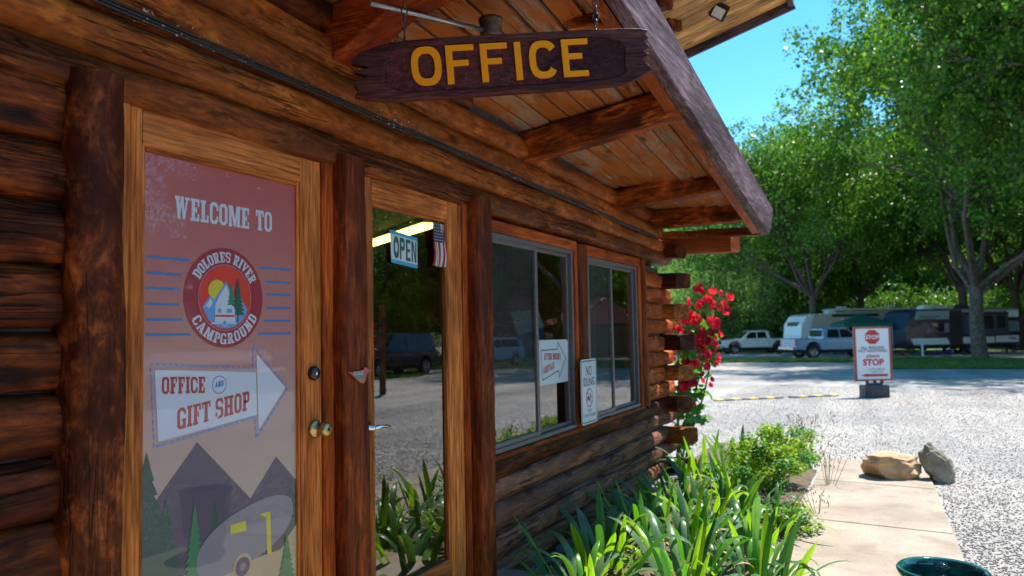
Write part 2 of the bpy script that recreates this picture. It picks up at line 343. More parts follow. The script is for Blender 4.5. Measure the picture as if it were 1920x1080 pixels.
# gravel
m, nt, bs, out = newmat('gravel_ground'); M_GRAV = m
tc = nt.nodes.new('ShaderNodeTexCoord')
def _n(s, d=5):
    n = nt.nodes.new('ShaderNodeTexNoise'); n.inputs['Scale'].default_value = s; n.inputs['Detail'].default_value = d; nt.links.new(tc.outputs['Object'], n.inputs['Vector']); return n.outputs[0]
vo = nt.nodes.new('ShaderNodeTexVoronoi'); vo.inputs['Scale'].default_value = 85; nt.links.new(tc.outputs['Object'], vo.inputs['Vector'])
sp = nt.nodes.new('ShaderNodeSeparateColor'); nt.links.new(vo.outputs['Color'], sp.inputs[0])
c1 = ramp(nt, sp.outputs[0], [(0, (.22, .212, .21)), (.45, (.35, .335, .32)), (.85, (.42, .40, .38)), (1, (.50, .475, .45))])
c2 = ramp(nt, vo.outputs['Distance'], [(.30, (1, 1, 1)), (.85, (.55, .55, .56))])
col = mixrgb(nt, c1, c2, .8, 'MULTIPLY')
big = ramp(nt, _n(.35), [(.38, (.78, .78, .80)), (.62, (1.12, 1.09, 1.05))]); col = mixrgb(nt, col, big, .8, 'MULTIPLY')
med = ramp(nt, _n(5, 8), [(.35, (.8, .8, .8)), (.65, (1.15, 1.15, 1.15))]); col = mixrgb(nt, col, med, .7, 'MULTIPLY')
mpt = nt.nodes.new('ShaderNodeMapping'); mpt.inputs['Rotation'].default_value = (0, 0, R(35)); mpt.inputs['Scale'].default_value = (.06, .9, 1)
nt.links.new(tc.outputs['Object'], mpt.inputs[0]); ntk = nt.nodes.new('ShaderNodeTexNoise'); ntk.inputs['Scale'].default_value = 1; ntk.inputs['Detail'].default_value = 4; nt.links.new(mpt.outputs[0], ntk.inputs['Vector'])
trk = ramp(nt, ntk.outputs[0], [(.38, (.80, .79, .78)), (.60, (1.12, 1.11, 1.08))]); col = mixrgb(nt, col, trk, .9, 'MULTIPLY')
nt.links.new(col, bs.inputs['Base Color']); bs.inputs['Roughness'].default_value = .85
bp = nt.nodes.new('ShaderNodeBump'); bp.inputs['Strength'].default_value = .35; bp.inputs['Distance'].default_value = .012; bp.invert = True
nt.links.new(vo.outputs['Distance'], bp.inputs['Height']); nt.links.new(bp.outputs[0], bs.inputs['Normal'])
# stones
m, nt, bs, out = newmat('gravel_stone'); M_STONE = m
ge = nt.nodes.new('ShaderNodeNewGeometry')
col = ramp(nt, ge.outputs['Random Per Island'], [(0, (.10, .10, .11)), (.35, (.18, .178, .19)), (.8, (.26, .255, .25)), (.95, (.31, .265, .22)), (1, (.38, .36, .34))])
nt.links.new(col, bs.inputs['Base Color']); bs.inputs['Roughness'].default_value = .7
# concrete
m, nt, bs, out = newmat('path_concrete'); M_CONC = m
tc = nt.nodes.new('ShaderNodeTexCoord')
col = ramp(nt, _n(1.6, 8), [(.35, (.27, .215, .165)), (.65, (.38, .315, .25))])
st_ = ramp(nt, _n(4.5, 10), [(.30, (.72, .68, .64)), (.50, (1, 1, 1))]); col = mixrgb(nt, col, st_, .8, 'MULTIPLY')
f2 = ramp(nt, _n(70, 4), [(.35, (.8, .8, .8)), (.65, (1.1, 1.1, 1.1))]); col = mixrgb(nt, col, f2, .6, 'MULTIPLY')
nt.links.new(col, bs.inputs['Base Color']); bs.inputs['Roughness'].default_value = .85
bp = nt.nodes.new('ShaderNodeBump'); bp.inputs['Strength'].default_value = .25; bp.inputs['Distance'].default_value = .005
nt.links.new(_n(90, 4), bp.inputs['Height']); nt.links.new(bp.outputs[0], bs.inputs['Normal'])
M_SOIL = plain('bed_soil', (.11, .075, .05), .95, noise=.4, nscale=14, bump=1)
M_LAWN = plain('lawn_turf', (.10, .17, .035), .95, noise=.45, nscale=1.2, bump=.6)
M_HILL = plain('wooded_hill', (.035, .085, .03), 1, noise=.6, nscale=.12)
M_ROCKT = plain('tan_sandstone', (.50, .31, .17), .85, noise=.35, nscale=5, bump=.9)
M_ROCKG = plain('grey_lichen_stone', (.27, .235, .17), .9, noise=.4, nscale=7, bump=.9)

# ------------------------------------------------------------------ shaped pieces (grain along local X)
def piece_matrix(p0, p1, up):
    x = (p1-p0).normalized(); z = Vector(up); y = z.cross(x).normalized(); z = x.cross(y)
    return Matrix(((x.x, y.x, z.x, p0.x), (x.y, y.y, z.y, p0.y), (x.z, y.z, z.z, p0.z), (0, 0, 0, 1)))
def beam(name, p0, p1, w, h, mat, parent, up=(0, 0, 1), ch=.006, step=.25, jit=.0, seed=0, cut=None):
    """w across (local Y), h along local Z; both centred on the line p0-p1"""
    p0 = Vector(p0); p1 = Vector(p1); L = (p1-p0).length; rg = random.Random(seed+int(L*977)+int(p0.x*131))
    n = max(1, int(L/step)); hw, hh = w/2, h/2
    cs = [(-hw+ch, -hh), (hw-ch, -hh), (hw, -hh+ch), (hw, hh-ch), (hw-ch, hh), (-hw+ch, hh), (-hw, hh-ch), (-hw, -hh+ch)]
    vs = []; off = [(0, 0)]*8
    for i in range(n+1):
        x = L*i/n
        off = [(rg.gauss(0, jit), rg.gauss(0, jit)) for _ in cs]
        for (y, z), (a, b) in zip(cs, off): vs.append((x, y+a, z+b))
    fs = [(i*8+k, i*8+(k+1) % 8, (i+1)*8+(k+1) % 8, (i+1)*8+k) for i in range(n) for k in range(8)]
    mb = MB(); mb.add(vs, fs, 0, False); mb.add([vs[k] for k in range(8)], [tuple(range(8))[::-1]]); mb.add([vs[n*8+k] for k in range(8)], [tuple(range(8))])
    o = mb.build(name, mat, parent, fix=False); o.matrix_local = piece_matrix(p0, p1, up)
    return o
def log(name, p0, p1, ry, rz, mat, parent, seed=0, rough=.012, up=(0, 0, 1), flat=0, rings=None, taper=0, cutx=0, squash=2.0):
    p0 = Vector(p0); p1 = Vector(p1); L = (p1-p0).length; rg = random.Random(seed*7919+13)
    N = 22; n = rings or max(3, int(L/.075)); vs = []
    ph = [rg.uniform(0, 6.28) for _ in range(12)]; kn = [(rg.uniform(0, L), rg.uniform(0, 6.28), rg.uniform(.5, 1)) for _ in range(int(L*1.5)+1)]
    for i in range(n+1):
        x = L*i/n
        for k in range(N):
            t = 2*math.pi*k/N; c, s = math.cos(t), math.sin(t)
            e = 2/squash
            yy = math.copysign(abs(c)**e, c); zz = math.copysign(abs(s)**e, s)
            d = rough*(.5*math.sin(t*7+ph[4]+.8*math.sin(x*1.7+ph[5]))*.5+.35*math.sin(t*4+x*3.1+ph[6])+.6*math.sin(x*2.1+ph[0]+2*math.cos(t+ph[1]))+.5*math.sin(x*5.3+ph[2]+t*2)+.3*math.sin(x*11+ph[3]+t*5)+.35*rg.uniform(-1, 1))
            for kx, kt, ks in kn:
                dd = ((x-kx)/.09)**2+(min(abs(t-kt), 6.283-abs(t-kt))/.45)**2
                if dd < 4: d += rough*1.3*ks*math.exp(-dd)
            g = 1-taper*i/n
            xx = x + (cutx*(yy) if i == n else 0)
            vs.append((xx, (ry*g+d)*yy, (rz*g+d*.6)*zz))
    mb = MB(); mb.add(vs, [(i*N+k, i*N+(k+1) % N, (i+1)*N+(k+1) % N, (i+1)*N+k) for i in range(n) for k in range(N)], 0, True)
    mb.add([vs[k] for k in range(N)], [tuple(range(N))[::-1]]); mb.add([vs[n*N+k] for k in range(N)], [tuple(range(N))])
    o = mb.build(name, mat, parent, fix=False); o.matrix_local = piece_matrix(p0, p1, up); return o

# ------------------------------------------------------------------ ground
def gz(x, y):
    r = math.hypot(x, y); return -.015*max(0, min(r, 110)-8)
def gs(s, n): return gz(s, -n)
def struct(o): o['kind'] = 'structure'; return o
xs = sorted(set([-400, -200, -100, -60, -40, -25, -15]+[-8+k*1.5 for k in range(60)]+[85+k*6 for k in range(12)]+[200, 300, 450, 700]))
ys = sorted(set([-700, -450, -300, -200, -140]+[-110+k*5 for k in range(14)]+[-40+k*1.5 for k in range(54)]+[45, 60, 80, 120, 200, 400]))
vs = [(x, y, gz(x, y)) for x in xs for y in ys]; ny = len(ys)
mb = MB(); mb.add(vs, [(i*ny+j, (i+1)*ny+j, (i+1)*ny+j+1, i*ny+j+1) for i in range(len(xs)-1) for j in range(ny-1)], 0, True)
struct(mb.build('gravel_lot', M_GRAV))
# loose stones near the path
rng = np.random.default_rng(4)
def stones(name, n, rect_fn, size, parent=None):
    pts = rect_fn(n); n = len(pts)
    base = np.array([(1, 0, 0), (0, 1, 0), (-1, 0, 0), (0, -1, 0), (0, 0, .45), (0, 0, -.45)], float)
    tri = np.array([(0, 1, 4), (1, 2, 4), (2, 3, 4), (3, 0, 4), (1, 0, 5), (2, 1, 5), (3, 2, 5), (0, 3, 5)])
    sc = rng.uniform(.5, 1.3, (n, 1, 1))*size*rng.uniform(.6, 1.2, (n, 6, 1))
    ang = rng.uniform(0, 6.28, n); ca, sa = np.cos(ang), np.sin(ang)
    V = base[None]*sc; V[:, :, 0] *= rng.uniform(.8, 1.5, (n, 1))
    X = V[:, :, 0]*ca[:, None]-V[:, :, 1]*sa[:, None]; Y = V[:, :, 0]*sa[:, None]+V[:, :, 1]*ca[:, None]
    Z = V[:, :, 2]+rng.uniform(-.4, .4, (n, 1))*X*.6
    W = np.stack([X+pts[:, 0:1], Y+pts[:, 1:2], Z+pts[:, 2:3]], 2)
    me = bpy.data.meshes.new(name); me.vertices.add(n*6); me.vertices.foreach_set('co', W.astype(np.float32).ravel())
    idx = (tri[None]+np.arange(n)[:, None, None]*6).astype(np.int32).ravel()
    me.loops.add(len(idx)); me.loops.foreach_set('vertex_index', idx); me.polygons.add(n*8)
    me.polygons.foreach_set('loop_start', np.arange(0, len(idx), 3, dtype=np.int32)); me.polygons.foreach_set('loop_total', np.full(n*8, 3, dtype=np.int32))
    me.materials.append(M_STONE); me.update(); me.validate()
    o = bpy.data.objects.new(name, me); link(o, parent); o['kind'] = 'stuff'; return o
def path_right(s): return 2.42 - .018*(s-5)
def path_left(s): return 1.34 + .01*(s-5)
def reg(n):
    s = 3.2+19*rng.random(n)**1.9; k = rng.random(n)
    w = path_right(s)+.01+k*(.6+.62*(s))
    far = s > 9.1
    w = np.where(far, -1.5+k*9, w)
    return np.stack([s, -w, -.015*np.maximum(0, np.hypot(s, w)-8)+.003], 1)
o = stones('loose_gravel', 110000, reg, .0085); tag(o, 'loose grey gravel stones beside the concrete path', 'gravel')
# concrete path of separate slabs
pathE = bpy.data.objects.new('concrete_path', None); link(pathE); struct(pathE)
js = [-1.5, .6, 2.4, 4.25, 6.2, 7.75, 9.0]
for i in range(len(js)-1):
    a, b = js[i]+.008, js[i+1]-.008; sk = .03
    n0a = path_left(a) if a > 3.6 else .32; n0b = path_left(b) if b > 3.8 else .32
    if a < 3.9 < b: n0a = n0b = path_left(b)
    poly = [(a, n0a), (b, n0b), (b-(.22 if i == 5 else .1), path_right(b)), (a-(.1 if i > 0 else 0), path_right(a))]
    if i == 5: poly = [(a, n0a), (b+.05, n0b), (b-.12, 1.85), (b-.5, path_right(b)), (a-.1, path_right(a))]
    mb = MB(); mb.prism(poly, -.08, .022, lambda x, y, d: P(x, y, d)); mb.build('concrete_slab', M_CONC, pathE, bevel=.008)
# planting bed
mb = MB(); bx = [3.5+i*.3 for i in range(22)]
vs = []
for x in bx:
    for j in range(6):
        nn = .02+(path_left(x)-.03+ (0 if x < 8.6 else -.2) - .02)*j/5; vs.append(P(x, nn, .006+.035*math.sin(j/5*math.pi)*(.6+.4*math.sin(x*5))))
mb.add(vs, [(i*6+j, i*6+j+1, (i+1)*6+j+1, (i+1)*6+j) for i in range(21) for j in range(5)], 0, True); struct(mb.build('planting_bed', M_SOIL))
# lawns
def lawn(name, pts, dz=.02):
    mb = MB(); n = len(pts)//2; vs = []; K = 12
    lo, hi = pts[:n], pts[n:][::-1]
    for i in range(n-1):
        for k in range(K if i < n-2 else K+1):
            t = k/K; a = Vector(lo[i]).lerp(Vector(lo[i+1]), t); b = Vector(hi[i]).lerp(Vector(hi[i+1]), t)
            for j in range(7):
                q = a.lerp(b, j/6); w = .6*math.sin(q.x*.9+j)*(j in (0, 6)); vs.append((q.x, -q.y-w, gz(q.x, -q.y)+dz))
    m_ = len(vs)//7
    mb.add(vs, [(i*7+j, i*7+j+1, (i+1)*7+j+1, (i+1)*7+j) for i in range(m_-1) for j in range(6)], 0, True)
    o = mb.build(name, M_LAWN); struct(o)
    me = o.data; A = np.array([v.co for v in me.vertices]); q = np.array([list(p.vertices) for p in me.polygons])
    return A, q
def tufts(A, q, n, h=.09, w=.03):
    c = A[q]; i = rng.integers(0, len(q), n); u = rng.random((n, 1)); v = rng.random((n, 1))
    p = (c[i, 0]*(1-u)*(1-v)+c[i, 1]*u*(1-v)+c[i, 2]*u*v+c[i, 3]*(1-u)*v)
    a = rng.uniform(0, 6.28, n); d = np.stack([np.cos(a), np.sin(a), 0*a], 1)*w; lean = rng.normal(0, .04, (n, 3)); lean[:, 2] = h*rng.uniform(.5, 1.4, n)
    V = np.stack([p-d, p+d, p+lean], 1).reshape(-1, 3)
    o = np_quads('grass', V, M_GRASS, None, 3); o['kind'] = 'stuff'; return o
A, q = lawn('lawn_right', [(36.5, .6), (34.0, 2.4), (35.2, 6.9), (33, 14), (30, 25), (48, 32), (46, 16), (48, 8.0), (50.5, 3.0), (47, 1.2)])
tag(tufts(A, q, 50000), 'green lawn grass under the big cottonwood', 'grass')
A, q = lawn('lawn_left', [(41, -7), (42.0, -4.8), (42.8, -1.5), (43, .3), (48, .2), (48, -2), (48, -6), (46, -9)])
tag(tufts(A, q, 14000), 'thin green grass strip in front of the pickups', 'grass')
A, q = lawn('lawn_back', [(60, -28), (66, -12), (72, 4), (76, 20), (70, 45), (170, 80), (180, 20), (170, -10), (150, -40), (120, -70)], .02)
A, q = lawn('lawn_side', [(8, 13), (14, 13.5), (22, 14.5), (30, 17), (28, 24), (22, 22), (14, 20), (6, 19)])
tag(tufts(A, q, 26000), 'green lawn grass across the lot to the right', 'grass')
# hillside behind
vs = []; n1 = 40; n2 = 10
for i in range(n1):
    az = R(-75+i*4.2)
    for j in range(n2):
        d = 150+j*22; h = -3+(j/(n2-1))**.9*(26+6*math.sin(i*.7)+4*math.sin(i*1.9+j))
        vs.append((d*math.cos(az), d*math.sin(az), h))
mb = MB(); mb.add(vs, [(i*n2+j, (i+1)*n2+j, (i+1)*n2+j+1, i*n2+j+1) for i in range(n1-1) for j in range(n2-1)], 0, True); struct(mb.build('wooded_hillside', M_HILL))

# ------------------------------------------------------------------ the log cabin
cab = thing('log_cabin', 'long brown log cabin office with projecting log corner and plank eave', 'cabin')
def soff(s, n):
    w = 2.79-.045*(s-4.28); o_ = 2.94-.12*(s-4.28); return w+(o_-w)*max(0, n)
sd = 0
for k in range(13):                                  # wall left of the door
    z = 2.228-.1747*(k+.5); sd += 1
    log('log', P(-1.3, -.085, z), P(1.345, -.085, z), .108, .0885, M_LOG, cab, seed=sd, rough=.011, squash=2.9)
log('header_log', P(-1.3, -.07, 2.29), P(7.78, -.07, 2.215), .105, .072, M_HEAD, cab, seed=41, rough=.009, squash=2.8, cutx=-.02)
log('log', P(-1.3, -.07, 2.432), P(7.62, -.07, 2.325), .112, .076, M_LOGHI, cab, seed=42, rough=.009, squash=2.4)
log('log', P(-1.3, -.08, 2.60), P(7.52, -.08, 2.465), .108, .082, M_LOGHI, cab, seed=43, rough=.010, squash=2.4)
log('log', P(-1.3, -.08, 2.765), P(7.50, -.08, 2.60), .108, .078, M_LOGHI, cab, seed=44, rough=.010, squash=2.4)
log('log', P(-1.3, -.08, 2.93), P(3.6, -.08, 2.80), .108, .08, M_LOG, cab, seed=45, rough=.010, squash=2.4)
for k in range(14):                                  # below and beside the windows
    z = 2.05-.157*(k+.5)+(.02 if k > 8 else 0); s0 = 6.84 if k < 8 else 3.70; sd += 1
    ext = 7.86 if k % 2 else 7.52
    log('log', P(s0, -.085, z), P(ext, -.085, z), .108 if k > 7 else .098, .079, M_LOGLOW if k > 8 else M_LOG if k > 7 else M_LOGHI2, cab, seed=100+k, rough=.011, squash=2.9 if k > 7 else 3.6, taper=.03)
for k in range(14):                                  # end wall: every second log runs past the corner
    z = 2.05-.157*(k+.5)
    if k % 2 == 0: log('crossing_log', P(7.61, -3.4, z), P(7.61, .20+.03*math.sin(k*2.1), z), .088, .080, M_LOGHI if k % 4 else M_LOG, cab, seed=130+k, rough=.005, squash=5, cutx=.055, rings=14)
    else: log('crossing_log', P(7.61, -3.4, z), P(7.61, -.18, z), .088, .078, M_LOG, cab, seed=130+k, rough=.006, squash=3, rings=14)
log('crossing_log', P(7.79, -3.4, 2.35), P(7.79, .70, 2.335), .09, .085, M_FASCB, cab, seed=151, rough=.005, squash=6, cutx=.03, rings=16)
log('crossing_log', P(7.60, -3.4, 2.27), P(7.60, .19, 2.265), .085, .062, M_LOG, cab, seed=152, rough=.006, squash=3.5, cutx=.03, rings=12)
log('crossing_log', P(7.60, -3.4, 2.10), P(7.60, -.15, 2.10), .085, .07, M_LOG, cab, seed=153, rough=.006, squash=3, rings=12)
# chinking / dark infill between the logs
for a, b, z0, z1 in ((-1.3, 1.36, -.05, 2.25), (3.6, 7.5, -.05, .80), (6.9, 7.5, .7, 2.1), (-1.3, 7.5, 2.22, 2.95)):
    mb = MB(); zt = z1 if z1 < 2.5 else 2.80
    mb.box(((a+b)/2, .055+.0, (z0+zt)/2), (b-a, .04, zt-z0)); mb.build('chinking', M_CHINKD if z1 > 2 else M_CHINK, cab)
mb = MB(); mb.box((7.60, 1.8, 1.1), (.05, 3.2, 2.3)); mb.build('chinking', M_CHINK, cab)
# added off-view log wall and roof, keeping light off the left logs
for k in range(16): log('added_shade_log', P(-1.55, -.2, .07+.175*k), P(-1.55, 4.6, .07+.175*k), .1, .088, M_LOG, cab, seed=400+k, rough=.006, rings=14)
mb = MB(); mb.box((-2.2, -2.2, 2.93), (2.6, 5.6, .08)); mb.build('added_shade_roof', M_ROOF, cab)
# stone footing under the wall
mb = MB(); mb.box((5.6, -.0, -.03), (3.9, .26, .12)); mb.build('footing', M_CHINK, cab, bevel=.02)
mb = MB(); mb.box((0.9, -.6, .055), (6.0, 1.3, .16)); mb.build('door_step', M_CONC, cab, bevel=.015)
# posts
log('post', P(1.372, .008, .13), P(1.368, .008, 2.262), .082, .074, M_POSTL, cab, seed=201, rough=.008, up=(0, 1, 0), squash=2.4)
log('post', P(2.505, .0, .13), P(2.497, .0, 2.245), .082, .078, M_POST, cab, seed=202, rough=.004, up=(0, 1, 0), squash=5)
log('post', P(3.625, .0, .0), P(3.625, .0, 2.235), .088, .080, M_POST, cab, seed=203, rough=.004, up=(0, 1, 0), squash=5)
log('post', P(5.245, -.02, .775), P(5.245, -.02, 2.13), .088, .055, M_POST, cab, seed=204, rough=.005, up=(0, 1, 0), squash=4)
log('post', P(6.80, -.02, .775), P(6.80, -.02, 2.13), .055, .065, M_TRIM, cab, seed=205, rough=.006, up=(0, 1, 0), squash=3)
def bar(name, s0, s1, z0, z1, n0, n1, mat, parent, vert=False, **kw):
    if vert: return beam(name, P((s0+s1)/2, (n0+n1)/2, z0), P((s0+s1)/2, (n0+n1)/2, z1), abs(s1-s0), abs(n1-n0), mat, parent, up=(0, 1, 0), **kw)
    return beam(name, P(s0, (n0+n1)/2, (z0+z1)/2), P(s1, (n0+n1)/2, (z0+z1)/2), abs(n1-n0), abs(z1-z0), mat, parent, **kw)
bar('door_jamb', 2.36, 2.43, .13, 2.25, -.10, .012, M_TRIM, cab, True)
bar('door_jamb', 1.43, 1.498, .13, 2.25, -.10, .004, M_FRAME, cab, True)
bar('door_jamb', 3.487, 3.545, .13, 2.24, -.10, .010, M_TRIM, cab, True)
bar('door_jamb', 2.575, 2.60, .13, 2.24, -.10, .004, M_TRIM, cab, True)
# a black weather strip beside the first door's post
mb = MB(); mb.tube([P(2.437, .030, z) for z in (.2, .6, 1.0, 1.5, 1.8, 2.2)], .004, 6); mb.build('weather_strip', M_BLACK, cab)

def door(s0, s1, g0, g1, gz0, gz1, top=2.215):
    E_ = bpy.data.objects.new('door', None); link(E_, cab)
    for a, b in ((s0, g0), (g1, s1)): bar('stile', a, b, .15, top, -.042, 0, M_FRAME, E_, True, ch=.004)
    bar('top_rail', g0+.001, g1-.001, gz1, top, -.041, -.002, M_FRAME, E_, ch=.004)
    bar('bottom_rail', g0+.001, g1-.001, .15, gz0, -.041, -.002, M_FRAME, E_, ch=.004)
    for a, b in ((g0, g0+.014), (g1-.014, g1)): bar('glazing_bead', a, b, gz0, gz1, -.03, -.006, M_FRAME, E_, True, ch=.003)
    bar('glazing_bead', g0+.015, g1-.015, gz1-.014, gz1, -.03, -.0065, M_FRAME, E_, ch=.003)
    bar('glazing_bead', g0+.015, g1-.015, gz0, gz0+.014, -.03, -.0065, M_FRAME, E_, ch=.003)
    mb = MB(); mb.box(((g0+g1)/2, .026, (gz0+gz1)/2), (g1-g0-.004, .006, gz1-gz0-.004)); mb.build('pane', M_GLASS, E_)
    return E_
d1 = door(1.50, 2.358, 1.542, 2.242, .36, 2.098)
d2 = door(2.602, 3.485, 2.70, 3.342, .32, 2.085)
# knob and deadbolt of the first door
def Mout(s, n, z):                                   # local z -> outwards
    return Matrix(((1, 0, 0, s), (0, 0, -1, -n), (0, 1, 0, z), (0, 0, 0, 1)))
mb = MB(); mb.lathe([(0, .0), (.034, .0), (.036, .006), (.030, .012), (.016, .016), (.012, .030), (.013, .036), (.024, .042), (.029, .054), (.027, .066), (.018, .072), (.0, .073)], 24, 0, M=Mout(2.315, 0, 1.125))
mb.lathe([(0, .0735), (.007, .0735), (.007, .0755), (0, .0755)], 12, 1, M=Mout(2.315, 0, 1.125)); mb.build('door_knob', [M_BRASS, M_DKMETAL], d1, fix=True)
mb = MB(); mb.lathe([(0, .0), (.028, .0), (.028, .014), (.021, .022), (0, .023)], 24, 0, M=Mout(2.305, 0, 1.345))
mb.lathe([(0, .0232), (.008, .0232), (.008, .025), (0, .025)], 12, 1, M=Mout(2.305, 0, 1.345)); mb.build('deadbolt', [M_DKMETAL, M_CHROME], d1)
mb = MB(); mb.lathe([(0, 0), (.026, 0), (.026, .012), (.012, .015), (.010, .05), (0, .051)], 20, 0, M=Mout(2.64, 0, 1.09))
mb.tube([P(2.64, .046, 1.09), P(2.68, .052, 1.092), P(2.73, .05, 1.088), P(2.755, .046, 1.084)], [.009, .008, .007, .005], 10); mb.build('lever_handle', M_CHROME, d2)

# windows
M_SCREEN = newmat('insect_screen')[0]; nt = M_SCREEN.node_tree
bs = [n for n in nt.nodes if n.type == 'BSDF_PRINCIPLED'][0]; out = [n for n in nt.nodes if n.type == 'OUTPUT_MATERIAL'][0]
bs.inputs['Base Color'].default_value = (.075, .068, .07, 1); bs.inputs['Roughness'].default_value = .7
tr = nt.nodes.new('ShaderNodeBsdfTransparent'); mx = nt.nodes.new('ShaderNodeMixShader'); mx.inputs[0].default_value = .5
nt.links.new(tr.outputs[0], mx.inputs[1]); nt.links.new(bs.outputs[0], mx.inputs[2]); nt.links.new(mx.outputs[0], out.inputs[0])
M_CURT = plain('pale_blind', (.34, .32, .28), .8, noise=.1, nscale=3)
def window(s0, sm, s1, z0, z1, blind):
    E_ = bpy.data.objects.new('window', None); link(E_, cab); fr = .028
    A_ = M_ALU
    bar('frame_bar', s0, s1, z1-fr, z1, -.07, .0, A_, E_, ch=.003, step=9); bar('frame_bar', s0, s1, z0, z0+fr, -.07, .004, A_, E_, ch=.003, step=9)
    bar('frame_bar', s0, s0+fr, z0+fr, z1-fr, -.07, -.001, A_, E_, True, ch=.003, step=9); bar('frame_bar', s1-fr, s1, z0+fr, z1-fr, -.07, -.001, A_, E_, True, ch=.003, step=9)
    # sliding sash in front on the left with its insect screen
    a, b = s0+fr, sm+.02
    for q in ((a, a+.026), (b-.034, b)): bar('sash_bar', q[0], q[1], z0+fr, z1-fr, -.028, -.004, A_, E_, True, ch=.003, step=9)
    for q in ((z0+fr, z0+fr+.03), (z1-fr-.03, z1-fr)): bar('sash_bar', a+.027, b-.035, q[0], q[1], -.028, -.005, A_, E_, ch=.003, step=9)
    mb = MB(); mb.box(((a+b)/2, .030, (z0+z1)/2), (b-a-.06, .0015, z1-z0-2*fr-.06)); mb.build('insect_screen', M_SCREEN, E_)
    mb = MB(); mb.box(((a+b)/2, .017, (z0+z1)/2), (b-a-.06, .004, z1-z0-2*fr-.06)); mb.build('pane', M_GLASS, E_)
    a, b = sm+.021, s1-fr
    for q in ((a, a+.03), (b-.022, b)): bar('sash_bar', q[0], q[1], z0+fr, z1-fr, -.055, -.031, A_, E_, True, ch=.003, step=9)
    for q in ((z0+fr, z0+fr+.025), (z1-fr-.025, z1-fr)): bar('sash_bar', a+.031, b-.023, q[0], q[1], -.055, -.032, A_, E_, ch=.003, step=9)
    mb = MB(); mb.box(((a+b)/2, .043, (z0+z1)/2), (b-a-.05, .004, z1-z0-2*fr-.05)); mb.build('pane', M_GLASS, E_)
    if blind:
        mb = MB(); n = 26; vs = []
        for i in range(n+1):
            x = s0+.03+(sm-s0)*i/n; vs += [(x, .16+.012*math.sin(i*1.3), z0), (x, .16+.012*math.sin(i*1.3+.2), z1)]
        mb.add(vs, [(2*i, 2*i+2, 2*i+3, 2*i+1) for i in range(n)], 0, True); mb.build('blind', M_CURT, E_)
    return E_
w1 = window(3.735, 4.46, 5.10, .785, 2.078, False)
w2 = window(5.385, 5.965, 6.67, .785, 2.06, True)
bar('window_trim', 3.716, 5.155, 2.080, 2.150, -.10, .012, M_TRIM, cab)
bar('window_trim', 5.335, 6.745, 2.063, 2.145, -.10, .010, M_TRIM, cab)
bar('window_trim', 5.105, 5.155, .783, 2.078, -.10, .015, M_TRIM, cab, True)
bar('window_trim', 6.675, 6.742, .783, 2.062, -.10, .015, M_TRIM, cab, True)
bar('window_sill', 3.714, 6.742, .752, .783, -.10, .022, M_TRIM, cab)

# rafters (lookouts) carrying the eave
def rafter(s, z0, z1, w, h, mat, seed, n1=1.0):
    return beam('rafter', P(s+w/2, -.02, z0+h/2), P(s+w/2, n1, z1+h/2), w, h, mat, cab, ch=.012, step=.12, jit=.0035, seed=seed)
rafter(4.30, 2.587, 2.738, .14, .185, M_RAFT, 5); rafter(6.10, 2.515, 2.605, .14, .175, M_RAFT, 6)
rafter(7.10, 2.462, 2.475, .14, .175, M_RAFT, 7); rafter(7.58, 2.405, 2.385, .12, .08, M_RAFT, 8, 1.0)
rafter(-.2, 2.76, 3.15, .15, .19, M_RAFT, 9)
# first rafter, hewn to a steep haunch at the wall
mb = MB(); pr = [(-.02, 2.63), (.04, 2.655), (.34, 2.805), (1.0, 2.955), (1.0, 3.15), (-.02, 2.86)]
mb.prism([(a, b) for a, b in pr], 0, .17, lambda a, b, d: Vector((a, d-.085, b)), 0)
o = mb.build('rafter', M_RAFTR, cab, bevel=.01); o.matrix_local = Matrix(((0, 1, 0, 2.485), (-1, 0, 0, 0), (0, 0, 1, 0), (0, 0, 0, 1)))
beam('blocking', P(3.38, .70, 3.02), P(3.46, 1.0, 3.045), .16, .13, M_RAFT, cab, ch=.012, jit=.004)
# soffit planks in rows
rs = random.Random(9)
for r_ in range(8):
    n0 = -.065+.124*r_; cuts = [-1.0]+sorted(rs.uniform(.6, 6.6) for _ in range(2))+[7.55]
    for a, b in zip(cuts[:-1], cuts[1:]):
        nm = n0+.062; pa = P(a+.002, nm, soff(a, nm)+.014); pb = P(b-.002, nm, soff(b, nm)+.014); sl = .15-.075*((a+b)/2-4.28)*.5
        beam('soffit_plank', pa, pb, .113, .024, M_SOFF, cab, up=(0, sl, 1), ch=.003, step=.4, jit=.0012)
# roof sheet
mb = MB()
def rz(s, n, e): return soff(s, n)+e
ss = [-3.0+10.7*i/24 for i in range(25)]; nn = [-4.5, 0, .5, 1.0]; vs = []
for e in (.032, .09):
    for q in ss:
        for w in nn: vs.append(P(q, w, rz(q, w, e)))
fs = []
for i in range(24):
    for j in range(3):
        a_ = i*4+j; fs += [(a_, a_+1, a_+5, a_+4), (a_+100, a_+104, a_+105, a_+101)]
    fs += [(i*4, i*4+4, i*4+104, i*4+100), (i*4+3, i*4+103, i*4+107, i*4+7)]
for j in range(3): fs += [(j, j+100, j+101, j+1), (96+j, 97+j, 197+j, 196+j)]
mb.add(vs, fs); mb.build('roof', M_ROOF, cab)
